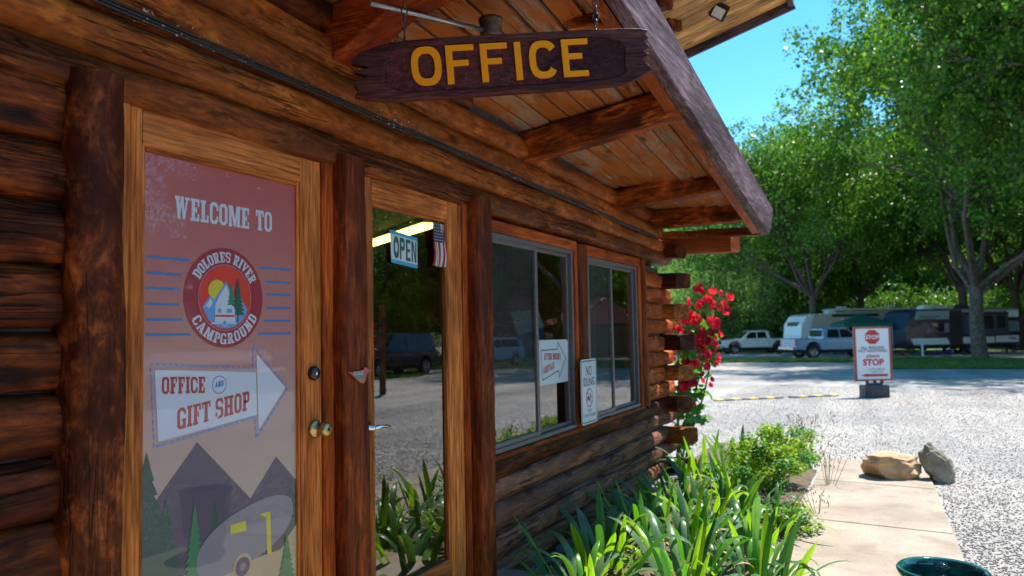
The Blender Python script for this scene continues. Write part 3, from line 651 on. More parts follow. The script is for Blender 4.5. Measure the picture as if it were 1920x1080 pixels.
# fascia: grey-purple board outside, raw timber inside
def zl(s): return 2.825-.128*(s-3.85)
def zu(s): return 3.145-.115*(s-3.6)
poly = [(-1.5, zl(-1.5)), (1, zl(1)-.004), (3, zl(3)+.004), (5, zl(5)-.003), (7.44, 2.365), (7.60, 2.43), (7.84, 2.655), (5.5, zu(5.5)+.003), (2, zu(2)), (-1.5, zu(-1.5))]
mb = MB(); mb.prism(poly, 1.003, 1.075, lambda x, y, d: P(x, d, y)); mb.build('fascia_board', M_FASC, cab, bevel=.006)
poly = [(-1.5, zl(-1.5)+.004), (1, zl(1)+.004), (3, zl(3)+.012), (4.4, zl(4.4)), (4.55, zl(4.55)+.016), (6, zl(6)+.01), (7.40, 2.375), (7.6, 2.6), (-1.5, 3.45)]
mb = MB(); mb.prism(poly, .925, 1.0, lambda x, y, d: P(x, d, y)); mb.build('fascia_backing', M_FASCB, cab, bevel=.005)
# cable along the wall, with fluff and cobweb caught on it
mb = MB()
for i, (dn, dz, r_) in enumerate(((0, 0, .006), (.004, -.012, .005), (-.003, .011, .0045))):
    mb.tube([P(-1.3+k*.45, .036+dn, 2.514-.0172*(-1.3+k*.45)+dz+.003*math.sin(k*1.7+i)) for k in range(20)], r_, 6)
mb.build('cable', M_BLACK, cab)
V = []
for i in range(700):
    s = rs.uniform(.8, 7.3); c = P(s, .045+rs.uniform(-.006, .012), 2.514-.0172*s+rs.choice([-.012, .014])+rs.gauss(0, .012)*(1 if rs.random() < .5 else .4)); r_ = rs.uniform(.0008, .0028)*(1.7 if math.sin(s*5) > .7 else 1)
    for k in range(3): V.append(c+Vector((rs.gauss(0, r_*1.6), rs.gauss(0, r_*.3), rs.gauss(0, r_))))
M_FLUFF = plain('cobweb_fluff', (.42, .41, .40), .95)
o = np_quads('cobweb_fluff', np.array([tuple(q) for q in V]), M_FLUFF, cab, 3); o['kind'] = 'stuff'
# conduit and junction box under the eave
mb = MB(); a = P(2.30, .30, 2.78); b = P(2.86, .50, 2.835); mb.tube([a, b], .011, 10, 0)
mb.lathe([(0, -.035), (.045, -.035), (.05, -.02), (.05, .03), (.056, .032), (.056, .045), (0, .045)], 20, 1, c=P(2.90, .515, 2.85))
mb.lathe([(0, -.075), (.024, -.075), (.026, -.035), (0, -.034)], 16, 1, c=P(2.90, .515, 2.85)); mb.build('junction_box', [M_GALV, M_IRON], cab)

# interior shell
def slab(name, c, sz, mat, parent): mb = MB(); mb.box(c, sz); return mb.build(name, mat, parent)
slab('interior_floor', (3.1, 2.2, .12), (8.6, 4.1, .04), M_INT, cab); slab('ceiling', (3.1, 2.2, 2.50), (8.6, 4.1, .03), M_INT, cab)
slab('interior_wall', (3.1, 4.2, 1.3), (8.6, .05, 2.4), M_INT, cab); slab('interior_wall', (7.46, 2.2, 1.3), (.05, 4.0, 2.4), M_INT, cab); slab('interior_wall', (-1.2, 2.2, 1.3), (.05, 4.0, 2.4), M_INT, cab)
M_TUBE = newmat('lit_fluorescent_tube')[0]; e_ = [n for n in M_TUBE.node_tree.nodes if n.type == 'BSDF_PRINCIPLED'][0]
e_.inputs['Emission Color'].default_value = (1, .80, .22, 1); e_.inputs['Emission Strength'].default_value = 2.2; e_.inputs['Base Color'].default_value = (.8, .7, .4, 1)
fl = thing('fluorescent_light', 'lit yellow fluorescent strip seen through the glass door pane', 'ceiling light', P(5.9, -2.15, 2.47), math.atan2(1.27+.0, .83)+math.pi/2)
fl.rotation_euler = (0, 0, math.atan2(1.522-2.792, 5.484-6.31))
mb = MB(); mb.box((0, 0, -.01), (1.7, .16, .03)); mb.build('housing', M_WHITE, fl)
for y in (-.045, .045): mb = MB(); mb.tube([(-.8, y, -.045), (.8, y, -.045)], .018, 10); mb.build('tube', M_TUBE, fl)
M_GOODS = [plain('goods_%s' % n, c, .6) for n, c in (('red', (.5, .03, .04)), ('blue', (.05, .15, .42)), ('white', (.7, .7, .72)), ('tan', (.4, .25, .12)))]
sh = thing('display_shelf', 'dim wooden shop shelf standing inside behind the windows', 'shelf', P(4.6, -2.6, .14))
for z in (0.3, .75, 1.2, 1.65): slab('shelf_board', (0, 0, z), (2.4, .4, .03), M_INT, sh)
for x in (-1.2, 1.2): slab('side_panel', (x, 0, .85), (.04, .42, 1.7), M_INT, sh)
# hanging souvenir cloth behind the right pane of the first window
cl = thing('hanging_cloth', 'red white and blue cloth hanging inside behind the first window', 'cloth', P(5.02, -.35, 1.50))
for i, (mt, pts) in enumerate(((0, [(-.30, .22), (.20, .26), (.24, .17), (-.28, .13)]), (2, [(-.30, .125), (.24, .165), (.32, .02), (-.2, -.04)]), (1, [(-.2, -.045), (.32, .015), (.26, -.22), (-.05, -.25), (-.22, -.16)]))):
    mb = MB(); mb.prism(pts, -.006, .006, lambda x, y, d: Vector((x, d+.03*math.sin(x*9), y))); mb.build('fold', M_GOODS[mt], cl)

# upper storey roof seen above the eave
for a, nn in ((6.30, .45), (6.82, .40)):
    log('upper_log_end', P(a, -1.5, 4.36), P(a, nn, 4.36), .09, .095, M_LOG, cab, seed=int(a*10), rough=.005, squash=4, cutx=.04)
for k in range(9):
    s1 = 7.58-k*.155; s0 = s1-.152
    beam('upper_soffit_plank', P((s0+s1)/2, -1.2, 3.93), P((s0+s1)/2, 1.31, 4.645), .150, .02, M_PINE, cab, ch=.004, step=.8)
beam('upper_fascia', P(7.625, -1.3, 3.90), P(7.625, 1.36, 4.66), .05, .17, M_FASC, cab)
beam('upper_fascia', P(5.0, 1.345, 4.67), P(7.60, 1.345, 4.67), .05, .17, M_FASC, cab)
mb = MB(); mb.add([P(5.0, -2, 3.72), P(7.64, -2, 3.72), P(7.64, 1.37, 4.70), P(5.0, 1.37, 4.70), P(5.0, -2, 3.78), P(7.64, -2, 3.78), P(7.64, 1.37, 4.76), P(5.0, 1.37, 4.76)],
                  [(0, 1, 2, 3), (4, 7, 6, 5), (0, 4, 5, 1), (1, 5, 6, 2), (2, 6, 7, 3), (3, 7, 4, 0)]); mb.build('upper_roof', M_ROOF, cab)
for k in range(7): log('upper_log', P(3.5, -1.35, 3.0+k*.17), P(7.3, -1.35, 3.0+k*.17), .1, .086, M_LOG, cab, seed=300+k, rough=.006, rings=12)
fd = thing('floodlight', 'small square floodlight under the high pine soffit', 'floodlight', P(7.0, .77, 4.44), R(20))
rot = Euler((R(35), R(28), R(20))).to_matrix()
mb = MB(); mb.box((0, 0, 0), (.155, .155, .05), 0, rot); mb.build('housing', M_DKMETAL, fd, bevel=.008)
M_LENS = plain('floodlight_lens', (.75, .74, .66), .2, coat=.5)
mb = MB(); mb.box(rot @ Vector((0, 0, -.028)), (.105, .105, .006), 0, rot); mb.build('lens', M_LENS, fd)
mb = MB(); mb.box((0.0, .0, .06), (.06, .05, .10)); mb.build('bracket', M_DKMETAL, fd)

# ------------------------------------------------------------------ lettering
def ring(x0, y0, x1, y1, tx, ty, ch, skip=()):
    o_ = [(x0+ch, y0), (x1-ch, y0), (x1, y0+ch), (x1, y1-ch), (x1-ch, y1), (x0+ch, y1), (x0, y1-ch), (x0, y0+ch)]
    c2 = ch*.55; a0, b0, a1, b1 = x0+tx, y0+ty, x1-tx, y1-ty
    i_ = [(a0+c2, b0), (a1-c2, b0), (a1, b0+c2), (a1, b1-c2), (a1-c2, b1), (a0+c2, b1), (a0, b1-c2), (a0, b0+c2)]
    return [[o_[k], o_[(k+1) % 8], i_[(k+1) % 8], i_[k]] for k in range(8) if k not in skip]
def rc(x0, y0, x1, y1): return [(x0, y0), (x1, y0), (x1, y1), (x0, y1)]
def slab_glyph(c):
    t = .23; h = .13; S = .07; w = .62
    st = lambda x, lo=1, hi=1: [rc(x, 0, x+t, 1)]+([rc(x-S, 0, x+t+S, h)] if lo else [])+([rc(x-S, 1-h, x+t+S, 1)] if hi else [])
    if c == 'I': return [*st(.07)], .37
    if c == 'L': return [*st(.07), rc(.1, 0, .56, h), rc(.44, 0, .56, .34)], .58
    if c == 'E': return [*st(.07), rc(.1, 0, .6, h), rc(.48, 0, .6, .33), rc(.1, 1-h, .6, 1), rc(.48, .67, .6, 1), rc(.2, .43, .44, .56), rc(.36, .36, .44, .63)], .62
    if c == 'F': return [*st(.07), rc(.1, 1-h, .58, 1), rc(.46, .67, .58, 1), rc(.2, .43, .44, .56), rc(.36, .36, .44, .63)], .6
    if c == 'T': return [*st(.21, 1, 0), rc(0, 1-h, .65, 1), rc(0, .70, .11, 1), rc(.54, .70, .65, 1)], .65
    if c == 'O': return ring(0, 0, w, 1, .2, h, .16), w
    if c == 'C': return ring(0, 0, w, 1, .2, h, .16, (2,))+[rc(w-.13, .62, w, .84), rc(w-.13, .16, w, .36)], w
    if c == 'G': return ring(0, 0, w, 1, .2, h, .16, (2,))+[rc(w-.13, .66, w, .84), rc(w-.2, .0, w, .42), rc(w-.3, .36, w+.03, .46)], w+.03
    if c == 'D': return [*st(.07)]+ring(.1, 0, w+.05, 1, .2, h, .16, (6, 7)), w+.05
    if c == 'P': return [*st(.07)]+ring(.12, .40, w, 1, .18, h, .12, (6,)), w
    if c == 'R': return [*st(.07)]+ring(.12, .44, w, 1, .18, h, .12, (6,))+[[(.30, .46), (.48, .46), (.66, .10), (.46, .0)], rc(.46, 0, .72, h)], .72
    if c == 'H': return [*st(.07), *st(.47), rc(.2, .42, .6, .56)], .78
    if c == 'N': return [*st(.07, 1, 1), *[rc(.50, 0, .66, 1), rc(.42, 1-h, .74, 1)], [(.07, 1), (.30, 1), (.66, 0), (.46, 0)]], .74
    if c == 'U': return [rc(.07, .2, .28, 1), rc(0, 1-h, .35, 1), rc(.46, .2, .64, 1), rc(.39, 1-h, .71, 1)]+ring(.07, 0, .64, .5, .2, h, .15, (3, 4, 5)), .71
    if c == 'M': return [rc(.05, 0, .24, 1), rc(-.0, 0, .3, h), rc(-.0, 1-h, .26, 1), rc(.66, 0, .88, 1), rc(.6, 0, .94, h), rc(.68, 1-h, .94, 1), [(.1, 1), (.32, 1), (.53, .25), (.42, .0)], [(.62, 1), (.82, 1), (.54, .0), (.42, .0)]], .94
    if c == 'W': return [[(.05, 1), (.28, 1), (.37, .0), (.2, .0)], [(.2, 0), (.33, 0), (.53, 1), (.40, 1)], [(.40, 1), (.58, 1), (.68, 0), (.53, 0)], [(.56, 0), (.68, 0), (.90, 1), (.78, 1)], rc(0, 1-h, .34, 1), rc(.68, 1-h, .98, 1)], .98
    if c == 'V': return [[(.05, 1), (.28, 1), (.42, 0), (.28, 0)], [(.28, 0), (.42, 0), (.66, 1), (.52, 1)], rc(0, 1-h, .33, 1), rc(.44, 1-h, .72, 1)], .72
    if c == 'A': return [[(.05, 0), (.20, 0), (.42, 1), (.28, 1)], [(.46, 0), (.70, 0), (.44, 1), (.28, 1)], rc(.16, .24, .5, .36), rc(0, 0, .26, h), rc(.40, 0, .76, h)], .76
    if c == 'S': return ring(0, .44, w, 1, .18, h, .13, (0, 1, 2))+ring(0, 0, w, .56, .18, h, .13, (6, 5, 7))+[rc(.1, .44, w-.1, .57), rc(w-.13, .68, w, .88), rc(0, .12, .13, .32)], w
    return [], .3
def text_polys(txt, gap=.07):
    x = 0; res = []
    for c in txt:
        if c == ' ': x += .34; continue
        g, w = slab_glyph(c)
        for pl in g: res.append([(x+a, b) for a, b in pl])
        x += w+gap
    return res, x-gap
def put_text(mb, txt, fn, m=0, d0=.0, gap=.07, dd=.00003):
    pl, W = text_polys(txt, gap)
    for i, p in enumerate(pl): mb.add([fn(a/W, b, d0+dd*(i % 9)) for a, b in p], [tuple(range(len(p)))], m)

# ------------------------------------------------------------------ poster film on the first door
# local frame: x along the wall, z up, -y outwards
pe = thing('welcome_poster', 'pink and red welcome poster with round campground emblem on the glass door', 'poster', P(1.545, -.0165, 0))
LAY = [0]
def flat(polys, depth): return [[(x, -depth, z) for x, z in p] for p in polys]
def addp(mb, p, depth, m=0): mb.add([(x, -depth, z) for x, z in p], [tuple(range(len(p)))], m)
def circ(cx, cz, rx, n=40, rz_=None): rz_ = rz_ or rx; return [(cx+rx*math.cos(2*math.pi*k/n), cz+rz_*math.sin(2*math.pi*k/n)) for k in range(n)]
def thick(x0, z0, x1, z1, w):
    d = Vector((x1-x0, z1-z0)).normalized(); nx, nz = -d.y*w/2, d.x*w/2
    return [(x0+nx, z0+nz), (x0-nx, z0-nz), (x1-nx, z1-nz), (x1+nx, z1+nz)]
mb = MB(); mb.box((.3465, .001, 1.228), (.691, .002, 1.712)); mb.build('backing', F_BG, pe)
D = .0006
def part(name, polys, mat, depth, parent=pe):
    mb = MB()
    for i, p in enumerate(polys): addp(mb, p, depth+.00002*(i % 7))
    return mb.build(name, mat, parent, fix=False)
# WELCOME TO
for tx_, a_, b_ in (('WELCOME', .127, .319), ('TO', .478, .080)): mb = MB(); put_text(mb, tx_, lambda u, v, d: (a_+b_*u, -(D+d), 1.887+.075*v)); mb.build('lettering', F_W, pe, fix=False)
for z, xl, xr in ((1.753, .186, .496), (1.7025, .157, .522), (1.6545, .145, .526), (1.6045, .145, .526), (1.556, .160, .515), (1.508, .191, .486)):
    part('stripe', [thick(.023, z, xl, z, .0085)], F_B, D); part('stripe', [thick(xr, z-.003, .656, z-.003, .0085)], F_B, D)
# emblem
em = part('round_emblem', [circ(.336, 1.633, .174, 64)], F_DR, D*2)
cx, cz = .336, 1.633
part('emblem_sky', [circ(cx, cz, .112, 48)], F_SKYR, D*3, em)
part('emblem_stitching', [thick(cx+.115*math.cos(a), cz+.115*math.sin(a), cx+.115*math.cos(a+.025), cz+.115*math.sin(a+.025), .0022) for a in [k*6.2832/120 for k in range(120)]], F_W, D*4, em)
part('emblem_sun', [circ(.299, 1.657, .037)], F_Y, D*4, em)
def clipc(pts, r=.108):
    o_ = []
    for x, z in pts:
        d = math.hypot(x-cx, z-cz); k = min(1, r/d) if d > 0 else 1; o_.append((cx+(x-cx)*k, cz+(z-cz)*k))
    return o_
part('emblem_mountains', [clipc([(.236, 1.600), (.271, 1.640), (.284, 1.622), (.338, 1.690), (.372, 1.64), (.40, 1.638), (.434, 1.592), (.432, 1.57), (.41, 1.548), (.38, 1.533), (.345, 1.525), (.30, 1.531), (.262, 1.556)])], F_BL, D*5, em)
part('emblem_snow', [[(.338, 1.679), (.305, 1.635), (.283, 1.592), (.300, 1.606), (.306, 1.590), (.318, 1.606), (.326, 1.588), (.345, 1.60), (.358, 1.635)], [(.271, 1.630), (.243, 1.596), (.255, 1.603), (.262, 1.594), (.275, 1.606), (.280, 1.616)]], F_W, D*6, em)
def pine_poly(x, z0, z1, w, n=7):
    L_ = []; Rr = []
    for i in range(n):
        z = z1-(z1-z0)*(i+1)/n; ww = w*(i+1)/n; L_ += [(x-ww, z+.0*w), (x-ww*.45, z+(z1-z0)/n*.25)]; Rr += [(x+ww, z), (x+ww*.45, z+(z1-z0)/n*.25)]
    return [(x, z1)]+Rr+[(x+.02*w, z0)]+[(x-.02*w, z0)]+L_[::-1]
def pine(x, z0, z1, w, n=7):
    h = (z1-z0)/n; return [[(x, min(z1, z1-h*i+h*.9)), (x-w*(i+1)/n, z1-h*(i+1)), (x+w*(i+1)/n, z1-h*(i+1))] for i in range(n)]
part('emblem_pine', pine(.390, 1.573, 1.706, .034, 9)+[rc(.3875, 1.548, .3925, 1.58)], F_DG, D*7, em)
part('emblem_pine', pine(.360, 1.590, 1.690, .024, 7), F_G, D*6.5, em)
part('emblem_caravan', [[(.288, 1.548), (.288, 1.590), (.295, 1.603), (.310, 1.608), (.360, 1.608), (.373, 1.600), (.376, 1.588), (.376, 1.548)], rc(.272, 1.541, .378, 1.547), circ(.330, 1.545, .012, 20)], F_W, D*8, em)
part('emblem_caravan_stripe', [rc(.290, 1.566, .374, 1.573)], F_SKYR, D*9, em)
part('emblem_caravan_window', [rc(.300, 1.580, .316, 1.595), rc(.338, 1.580, .362, 1.595), [(x, z) for x, z in circ(.330, 1.545, .008, 16)]], F_BL, D*9, em)
mb = MB()
def arc(txt, a0, a1, r0, r1, top):
    def f(u, v, d):
        a = a0+(a1-a0)*u; r = r0+(r1-r0)*v if top else r1-(r1-r0)*v
        return (cx+r*math.cos(a), -(D*3+d), cz+r*math.sin(a))
    put_text(mb, txt, f, gap=.09)
arc('DOLORES RIVER', R(152), R(25), .124, .160, True)
mb.build('emblem_lettering', F_W, em, fix=False); mb = MB()
arc('CAMPGROUND', R(208), R(335), .124, .162, False)
mb.build('emblem_lettering', F_W, em, fix=False)
# big arrow
ar = part('arrow', [[(.056, 1.398), (.478, 1.366), (.482, 1.211), (.070, 1.172)], [(.480, 1.431), (.626, 1.299), (.490, 1.156)]], F_W, D*2)
pts = [(.044, 1.416), (.466, 1.380), (.466, 1.460), (.643, 1.298), (.480, 1.128), (.474, 1.205), (.058, 1.156), (.044, 1.416)]
ds = []
for (x0, z0), (x1, z1) in zip(pts[:-1], pts[1:]):
    L_ = math.hypot(x1-x0, z1-z0); n = max(2, round(L_/.024))
    for k in range(n): a = k/n; b = (k+.66)/n; ds.append(thick(x0+(x1-x0)*a, z0+(z1-z0)*a, x0+(x1-x0)*b, z0+(z1-z0)*b, .0065))
part('dashed_outline', ds, F_BL, D*3)
mb = MB(); put_text(mb, 'OFFICE', lambda u, v, d: (.082+.168*u, -(D*3+d), 1.320-.010*u+.054*v)); mb.build('office_lettering', F_R, ar, fix=False)
mb = MB(); put_text(mb, 'GIFT SHOP', lambda u, v, d: (.140+.306*u, -(D*3+d), 1.200+.033*u+.068*v)); mb.build('gift_shop_lettering', F_R, ar, fix=False)
mb = MB(); put_text(mb, 'AND', lambda u, v, d: (.292+.036*u, -(D*3+d), 1.324+.004*u+.019*v)); mb.build('and_lettering', F_B, ar, fix=False)
part('and_ring', [[(.310+.0310*math.cos(a), 1.333+.0310*math.sin(a)), (.310+.0310*math.cos(b), 1.333+.0310*math.sin(b)), (.310+.0285*math.cos(b), 1.333+.0285*math.sin(b)), (.310+.0285*math.cos(a), 1.333+.0285*math.sin(a))] for a, b in [(k*.2094, (k+1)*.2094) for k in range(30)]], F_B, D*3, ar)
# mountains, trees, caravan
part('mountain', [[(-.0, .92), (.07, .997), (.219, 1.150), (.452, .918), (.6, .77), (.6, .5), (0, .5)], [(.40, .80), (.452, .918), (.577, 1.046), (.691, .932), (.691, .6), (.4, .6)]], F_M, D)
part('ground', [[(0, .64), (.10, .74), (.263, .722), (.40, .704), (.60, .700), (.64, .74), (.691, .78), (.691, .372), (0, .372)]], F_SAND, D*2)
part('tree_print', pine(.03, .60, 1.145, .16, 12)+pine(.10, .55, .99, .12, 10), F_DG, D*2.5)
part('tree_print', pine(.293, .62, .945, .075, 9), F_DG, D*1.6); part('tree_print', pine(.655, .7, .97, .06, 8), F_DG, D*1.6)
part('tree_print', pine(.209, .60, .955, .072, 15), F_G, D*3.5)
te = []
for k in range(48):
    a = 2*math.pi*k/48; c_, s_ = math.cos(a), math.sin(a)
    x = .226*math.copysign(abs(c_)**.85, c_); z = .098*math.copysign(abs(s_)**.85, s_); x += .25*z
    ca, sa = math.cos(.17), math.sin(.17); te.append((.440+x*ca-z*sa, .795+x*sa+z*ca))
part('caravan_print', [te], F_TR, D*4)
part('caravan_window_print', [[(.358, .846), (.429, .846), (.429, .811), (.358, .815)]], F_Y, D*5)
part('caravan_door_print', [[(.490, .853), (.540, .853), (.545, .845), (.551, .698), (.530, .698), (.524, .835)]], F_Y, D*5)
part('caravan_wheel_print', [circ(.413, .694, .041, 28)], F_SAND, D*5); part('caravan_wheel_print', [circ(.413, .690, .033, 28)], F_M, D*6); part('caravan_wheel_print', [circ(.413, .690, .014, 20)], F_TR, D*7)
part('tree_print', pine(.628, .50, .748, .075, 12), F_G, D*6)

# ------------------------------------------------------------------ OFFICE sign
Lp = P(2.245, .262, 2.492); Rp = P(2.985, 1.215, 2.622)
xd = (Rp-Lp); SL = xd.length; xd.normalize(); yd = Vector((0, 0, 1)).cross(xd).normalized(); zd = xd.cross(yd)
sg = thing('office_sign', 'dark brown carved wooden board with yellow OFFICE letters hanging from the eave', 'sign', (Lp+Rp)/2)
SM = Matrix(((xd.x, yd.x, zd.x, 0), (xd.y, yd.y, zd.y, 0), (xd.z, yd.z, zd.z, 0), (0, 0, 0, 1)))
def sx(px_): return (px_-918)/1535*SL*1.0
def sz(py_): return py_*.238/325
top = [(-.500, .045), (-.47, .075), (-.41, .098), (-.33, .112), (-.15, .118), (.1, .119), (.3, .119), (.43, .118), (.47, .114), (.50, .106)]
rj = [(.487, .088), (.499, .076), (.478, .058), (.497, .040), (.470, .016), (.494, .006), (.462, -.018), (.480, -.034), (.500, -.060)]
bot = [(.47, -.075), (.40, -.112), (.30, -.116), (.0, -.118), (-.25, -.119), (-.40, -.117), (-.46, -.108), (-.505, -.092)]
lj = [(-.490, -.070), (-.503, -.048), (-.496, -.034), (-.455, -.020), (-.470, -.012), (-.498, .0), (-.452, .012), (-.462, .022), (-.502, .034)]
ol = [(a*SL, b) for a, b in top+rj+bot+lj]
# outer rim with sunken, tooled panel
inner = []
N_ = 64
for k in range(N_):
    t = 2*math.pi*k/N_; c_, s_ = math.cos(t), math.sin(t)
    x = .405*SL*math.copysign(abs(c_)**.28, c_); z = .092*math.copysign(abs(s_)**.38, s_)
    if abs(c_) > .9: x += .007*math.sin(z*190)
    inner.append((x-.0*SL, z-.002))
SF = lambda x, y, d: SM.to_3x3() @ Vector((x, d, y))
bm = bmesh.new()
def loopverts(pts, d): return [bm.verts.new((x, d, y)) for x, y in pts]
fo = loopverts(ol, -.020); ba = loopverts(ol, .022); i0 = loopverts(inner, -.020); i1 = loopverts([(a*.99, b*.96) for a, b in inner], -.011)
def edges(vs): return [bm.edges.new((vs[i], vs[(i+1) % len(vs)])) for i in range(len(vs))]
eo = edges(fo); ei = edges(i0)
bmesh.ops.triangle_fill(bm, edges=eo+ei, use_beauty=True)
for A_, B_ in ((fo, ba), (i0, i1)):
    for i in range(len(A_)): bm.faces.new((A_[i], A_[(i+1) % len(A_)], B_[(i+1) % len(A_)], B_[i]))
bm.faces.new(ba); bm.faces.new(i1); bmesh.ops.recalc_face_normals(bm, faces=bm.faces)
bmesh.ops.delete(bm, geom=[f for f in bm.faces if False], context='FACES')
me = bpy.data.meshes.new('board'); bm.to_mesh(me); bm.free(); me.materials.append(M_SIGNW)
o = bpy.data.objects.new('board', me); link(o, sg); o.matrix_local = SM
md = o.modifiers.new('bevel', 'BEVEL'); md.width = .003; md.segments = 2; md.limit_method = 'ANGLE'; md.angle_limit = R(50)
# stippled ground of the sunken panel: many small tool marks
m_st = wood('tooled_sign_ground', (.04, .009, .009), (.085, .022, .022), (.14, .040, .038) , red=0, grain=60, along=30, bump=.5, crack=0, knots=False, fleck=0)
nx, nz = 150, 30; vs = []
for i in range(nx+1):
    for j in range(nz+1):
        u = -1+2*i/nx; v = -1+2*j/nz
        lim = .398*SL; x = u*lim; zl_ = .087*(1-max(0, abs(u)-.965)*9); z = v*zl_
        vs.append((x, -.0125-.0022*rs.random()-.001*math.sin(i*1.9+j*2.3), z-.002))
mb = MB(); mb.add(vs, [(i*(nz+1)+j, (i+1)*(nz+1)+j, (i+1)*(nz+1)+j+1, i*(nz+1)+j+1) for i in range(nx) for j in range(nz)], 0, False)
o = mb.build('tooled_panel', m_st, sg); o.matrix_local = SM
def oring(x0, x1, z0, z1, t, n=32, gap=None, sq=.62):
    res = []; cx_, cz_ = (x0+x1)/2, (z0+z1)/2; a, b = (x1-x0)/2, (z1-z0)/2
    def pt(t_, da): c_, s_ = math.cos(t_), math.sin(t_); return (cx_+(a-da)*math.copysign(abs(c_)**sq, c_), cz_+(b-da)*math.copysign(abs(s_)**sq, s_))
    for k in range(n):
        t0, t1 = 2*math.pi*k/n, 2*math.pi*(k+1)/n; tm = (t0+t1)/2
        if gap and abs((tm+math.pi) % (2*math.pi)-math.pi) < gap: continue
        res.append([pt(t0, 0), pt(t1, 0), pt(t1, t), pt(t0, t)])
    return res
lx = lambda f: (f-.5)*SL
zb, zt = -.070, .083; T = .0265
letters = {'O': oring(lx(.182), lx(.279), zb, zt, T, sq=.75), 'F': [rc(lx(.295), zb, lx(.295)+T, zt), rc(lx(.295)+T, zt-T*.85, lx(.388), zt), rc(lx(.295)+T, .000, lx(.368), .000+T*.85)],
           'F2': [rc(lx(.408), zb, lx(.408)+T, zt), rc(lx(.408)+T, zt-T*.85, lx(.498), zt), rc(lx(.408)+T, .000, lx(.478), .000+T*.85)], 'I': [rc(lx(.522), zb, lx(.522)+T, zt)],
           'C': oring(lx(.570), lx(.666), zb, zt, T, gap=.50, sq=.75), 'E': [rc(lx(.683), zb, lx(.683)+T, zt), rc(lx(.683)+T, zt-T*.85, lx(.775), zt), rc(lx(.683)+T, .002, lx(.752), .002+T*.85), rc(lx(.683)+T, zb, lx(.770), zb+T*.85)]}
for k_, pl in letters.items():
    mb = MB()
    for p in pl: mb.prism([(x+.10*z*.35, z) for x, z in p], -.0215, -.011, lambda x, y, d: Vector((x, d, y)))
    bm = bmesh.new(); o = mb.build('letter', M_YEL, sg); bm.from_mesh(o.data); bmesh.ops.remove_doubles(bm, verts=bm.verts, dist=.0004)
    bm.to_mesh(o.data); bm.free(); o.matrix_local = SM
# eye hooks and chain
def link_ring(mb, c, r, a, vert, el=1.4, t=.0035):
    pts = []
    for k in range(17):
        q = 2*math.pi*k/16; x, z = r*math.cos(q), r*el*math.sin(q); pts.append(Vector(c)+(a*x)+Vector((0, 0, z)))
    mb.tube(pts, t, 6, 0, cap=False)
for f_, zt_ in ((-.327, 2.80), (.318, 2.985)):
    base = (Lp+Rp)/2 + xd*(f_*SL) + zd*.118; mb = MB(); z = 0; k = 0; a1 = xd.copy(); a1.z = 0; a1.normalize(); a2 = Vector((-a1.y, a1.x, 0))
    mb.tube([base+Vector((0, 0, -.03)), base+Vector((0, 0, .018))], .004, 6); z = .032
    while base.z+z < zt_: link_ring(mb, base+Vector((0, 0, z)), .0115, a1 if k % 2 else a2, True, 1.5); z += .0285; k += 1
    mb.tube([base+Vector((0, 0, z-.01)), base+Vector((0, 0, z+.07))], .004, 6); mb.build('hanging_chain', M_IRON, sg).location = -((Lp+Rp)/2)

# ------------------------------------------------------------------ small things on the wall
def text_mesh(name, body, size, mat, parent, M, offset=0.0, extrude=0.0, xs=1.0, align='CENTER'):
    cu = bpy.data.curves.new(name, 'FONT'); cu.body = body; cu.size = size; cu.align_x = align; cu.align_y = 'CENTER'; cu.offset = offset; cu.extrude = extrude; cu.resolution_u = 3
    t = bpy.data.objects.new(name, cu); C.objects.link(t)
    bpy.context.view_layer.update(); me = bpy.data.meshes.new_from_object(t.evaluated_get(bpy.context.evaluated_depsgraph_get()))
    bpy.data.objects.remove(t); me.materials.clear(); me.materials.append(mat)
    o = bpy.data.objects.new(name, me); link(o, parent); o.matrix_local = M @ Matrix.Diagonal((xs, 1, 1, 1)); return o
def wallM(x, z, d): return Matrix(((1, 0, 0, x), (0, 0, -1, -d), (0, 1, 0, z), (0, 0, 0, 1)))    # text plane facing -y
def rrect(x0, z0, x1, z1, r, n=6):
    pts = []
    for cx_, cz_, a in ((x1-r, z1-r, 0), (x0+r, z1-r, 90), (x0+r, z0+r, 180), (x1-r, z0+r, 270)):
        for k in range(n+1): t = R(a+90*k/n); pts.append((cx_+r*math.cos(t), cz_+r*math.sin(t)))
    return pts
def loop_strip(outer, inner): n = len(outer); return [[outer[i], outer[(i+1) % n], inner[(i+1) % n], inner[i]] for i in range(n)]
M_SIGNWH = plain('sign_white', (.62, .64, .68), .35, coat=.2); M_INK = plain('sign_black_ink', (.02, .03, .03), .4); M_RINK = plain('sign_red_ink', (.45, .02, .02), .4)
ni = thing('no_idling_sign', 'white metal NO IDLING sign on the post between the windows', 'sign', P(5.06, .052, .80))
mb = MB(); mb.prism(rrect(0, 0, .325, .475, .03), 0, .003, lambda x, y, d: Vector((x, -d, y))); mb.build('plate', M_SIGNWH, ni)
part('border', loop_strip(rrect(.010, .010, .315, .465, .024), rrect(.018, .018, .307, .457, .018)), M_INK, .0036, ni)
text_mesh('lettering', 'NO', .10, M_INK, ni, wallM(.162, .385, .0036), .0012, xs=.8)
text_mesh('lettering', 'IDLING', .088, M_INK, ni, wallM(.162, .305, .0036), .001, xs=.8)
text_mesh('lettering', 'PLEASE', .034, M_INK, ni, wallM(.162, .098, .0036), 0, xs=.9)
text_mesh('lettering', 'TURN OFF ENGINE', .034, M_INK, ni, wallM(.162, .062, .0036), 0, xs=.85)
part('prohibition_ring', loop_strip(circ(.162, .19, .070, 32), circ(.162, .19, .061, 32))+[thick(.115, .238, .209, .142, .009)], M_RINK, .0040, ni)
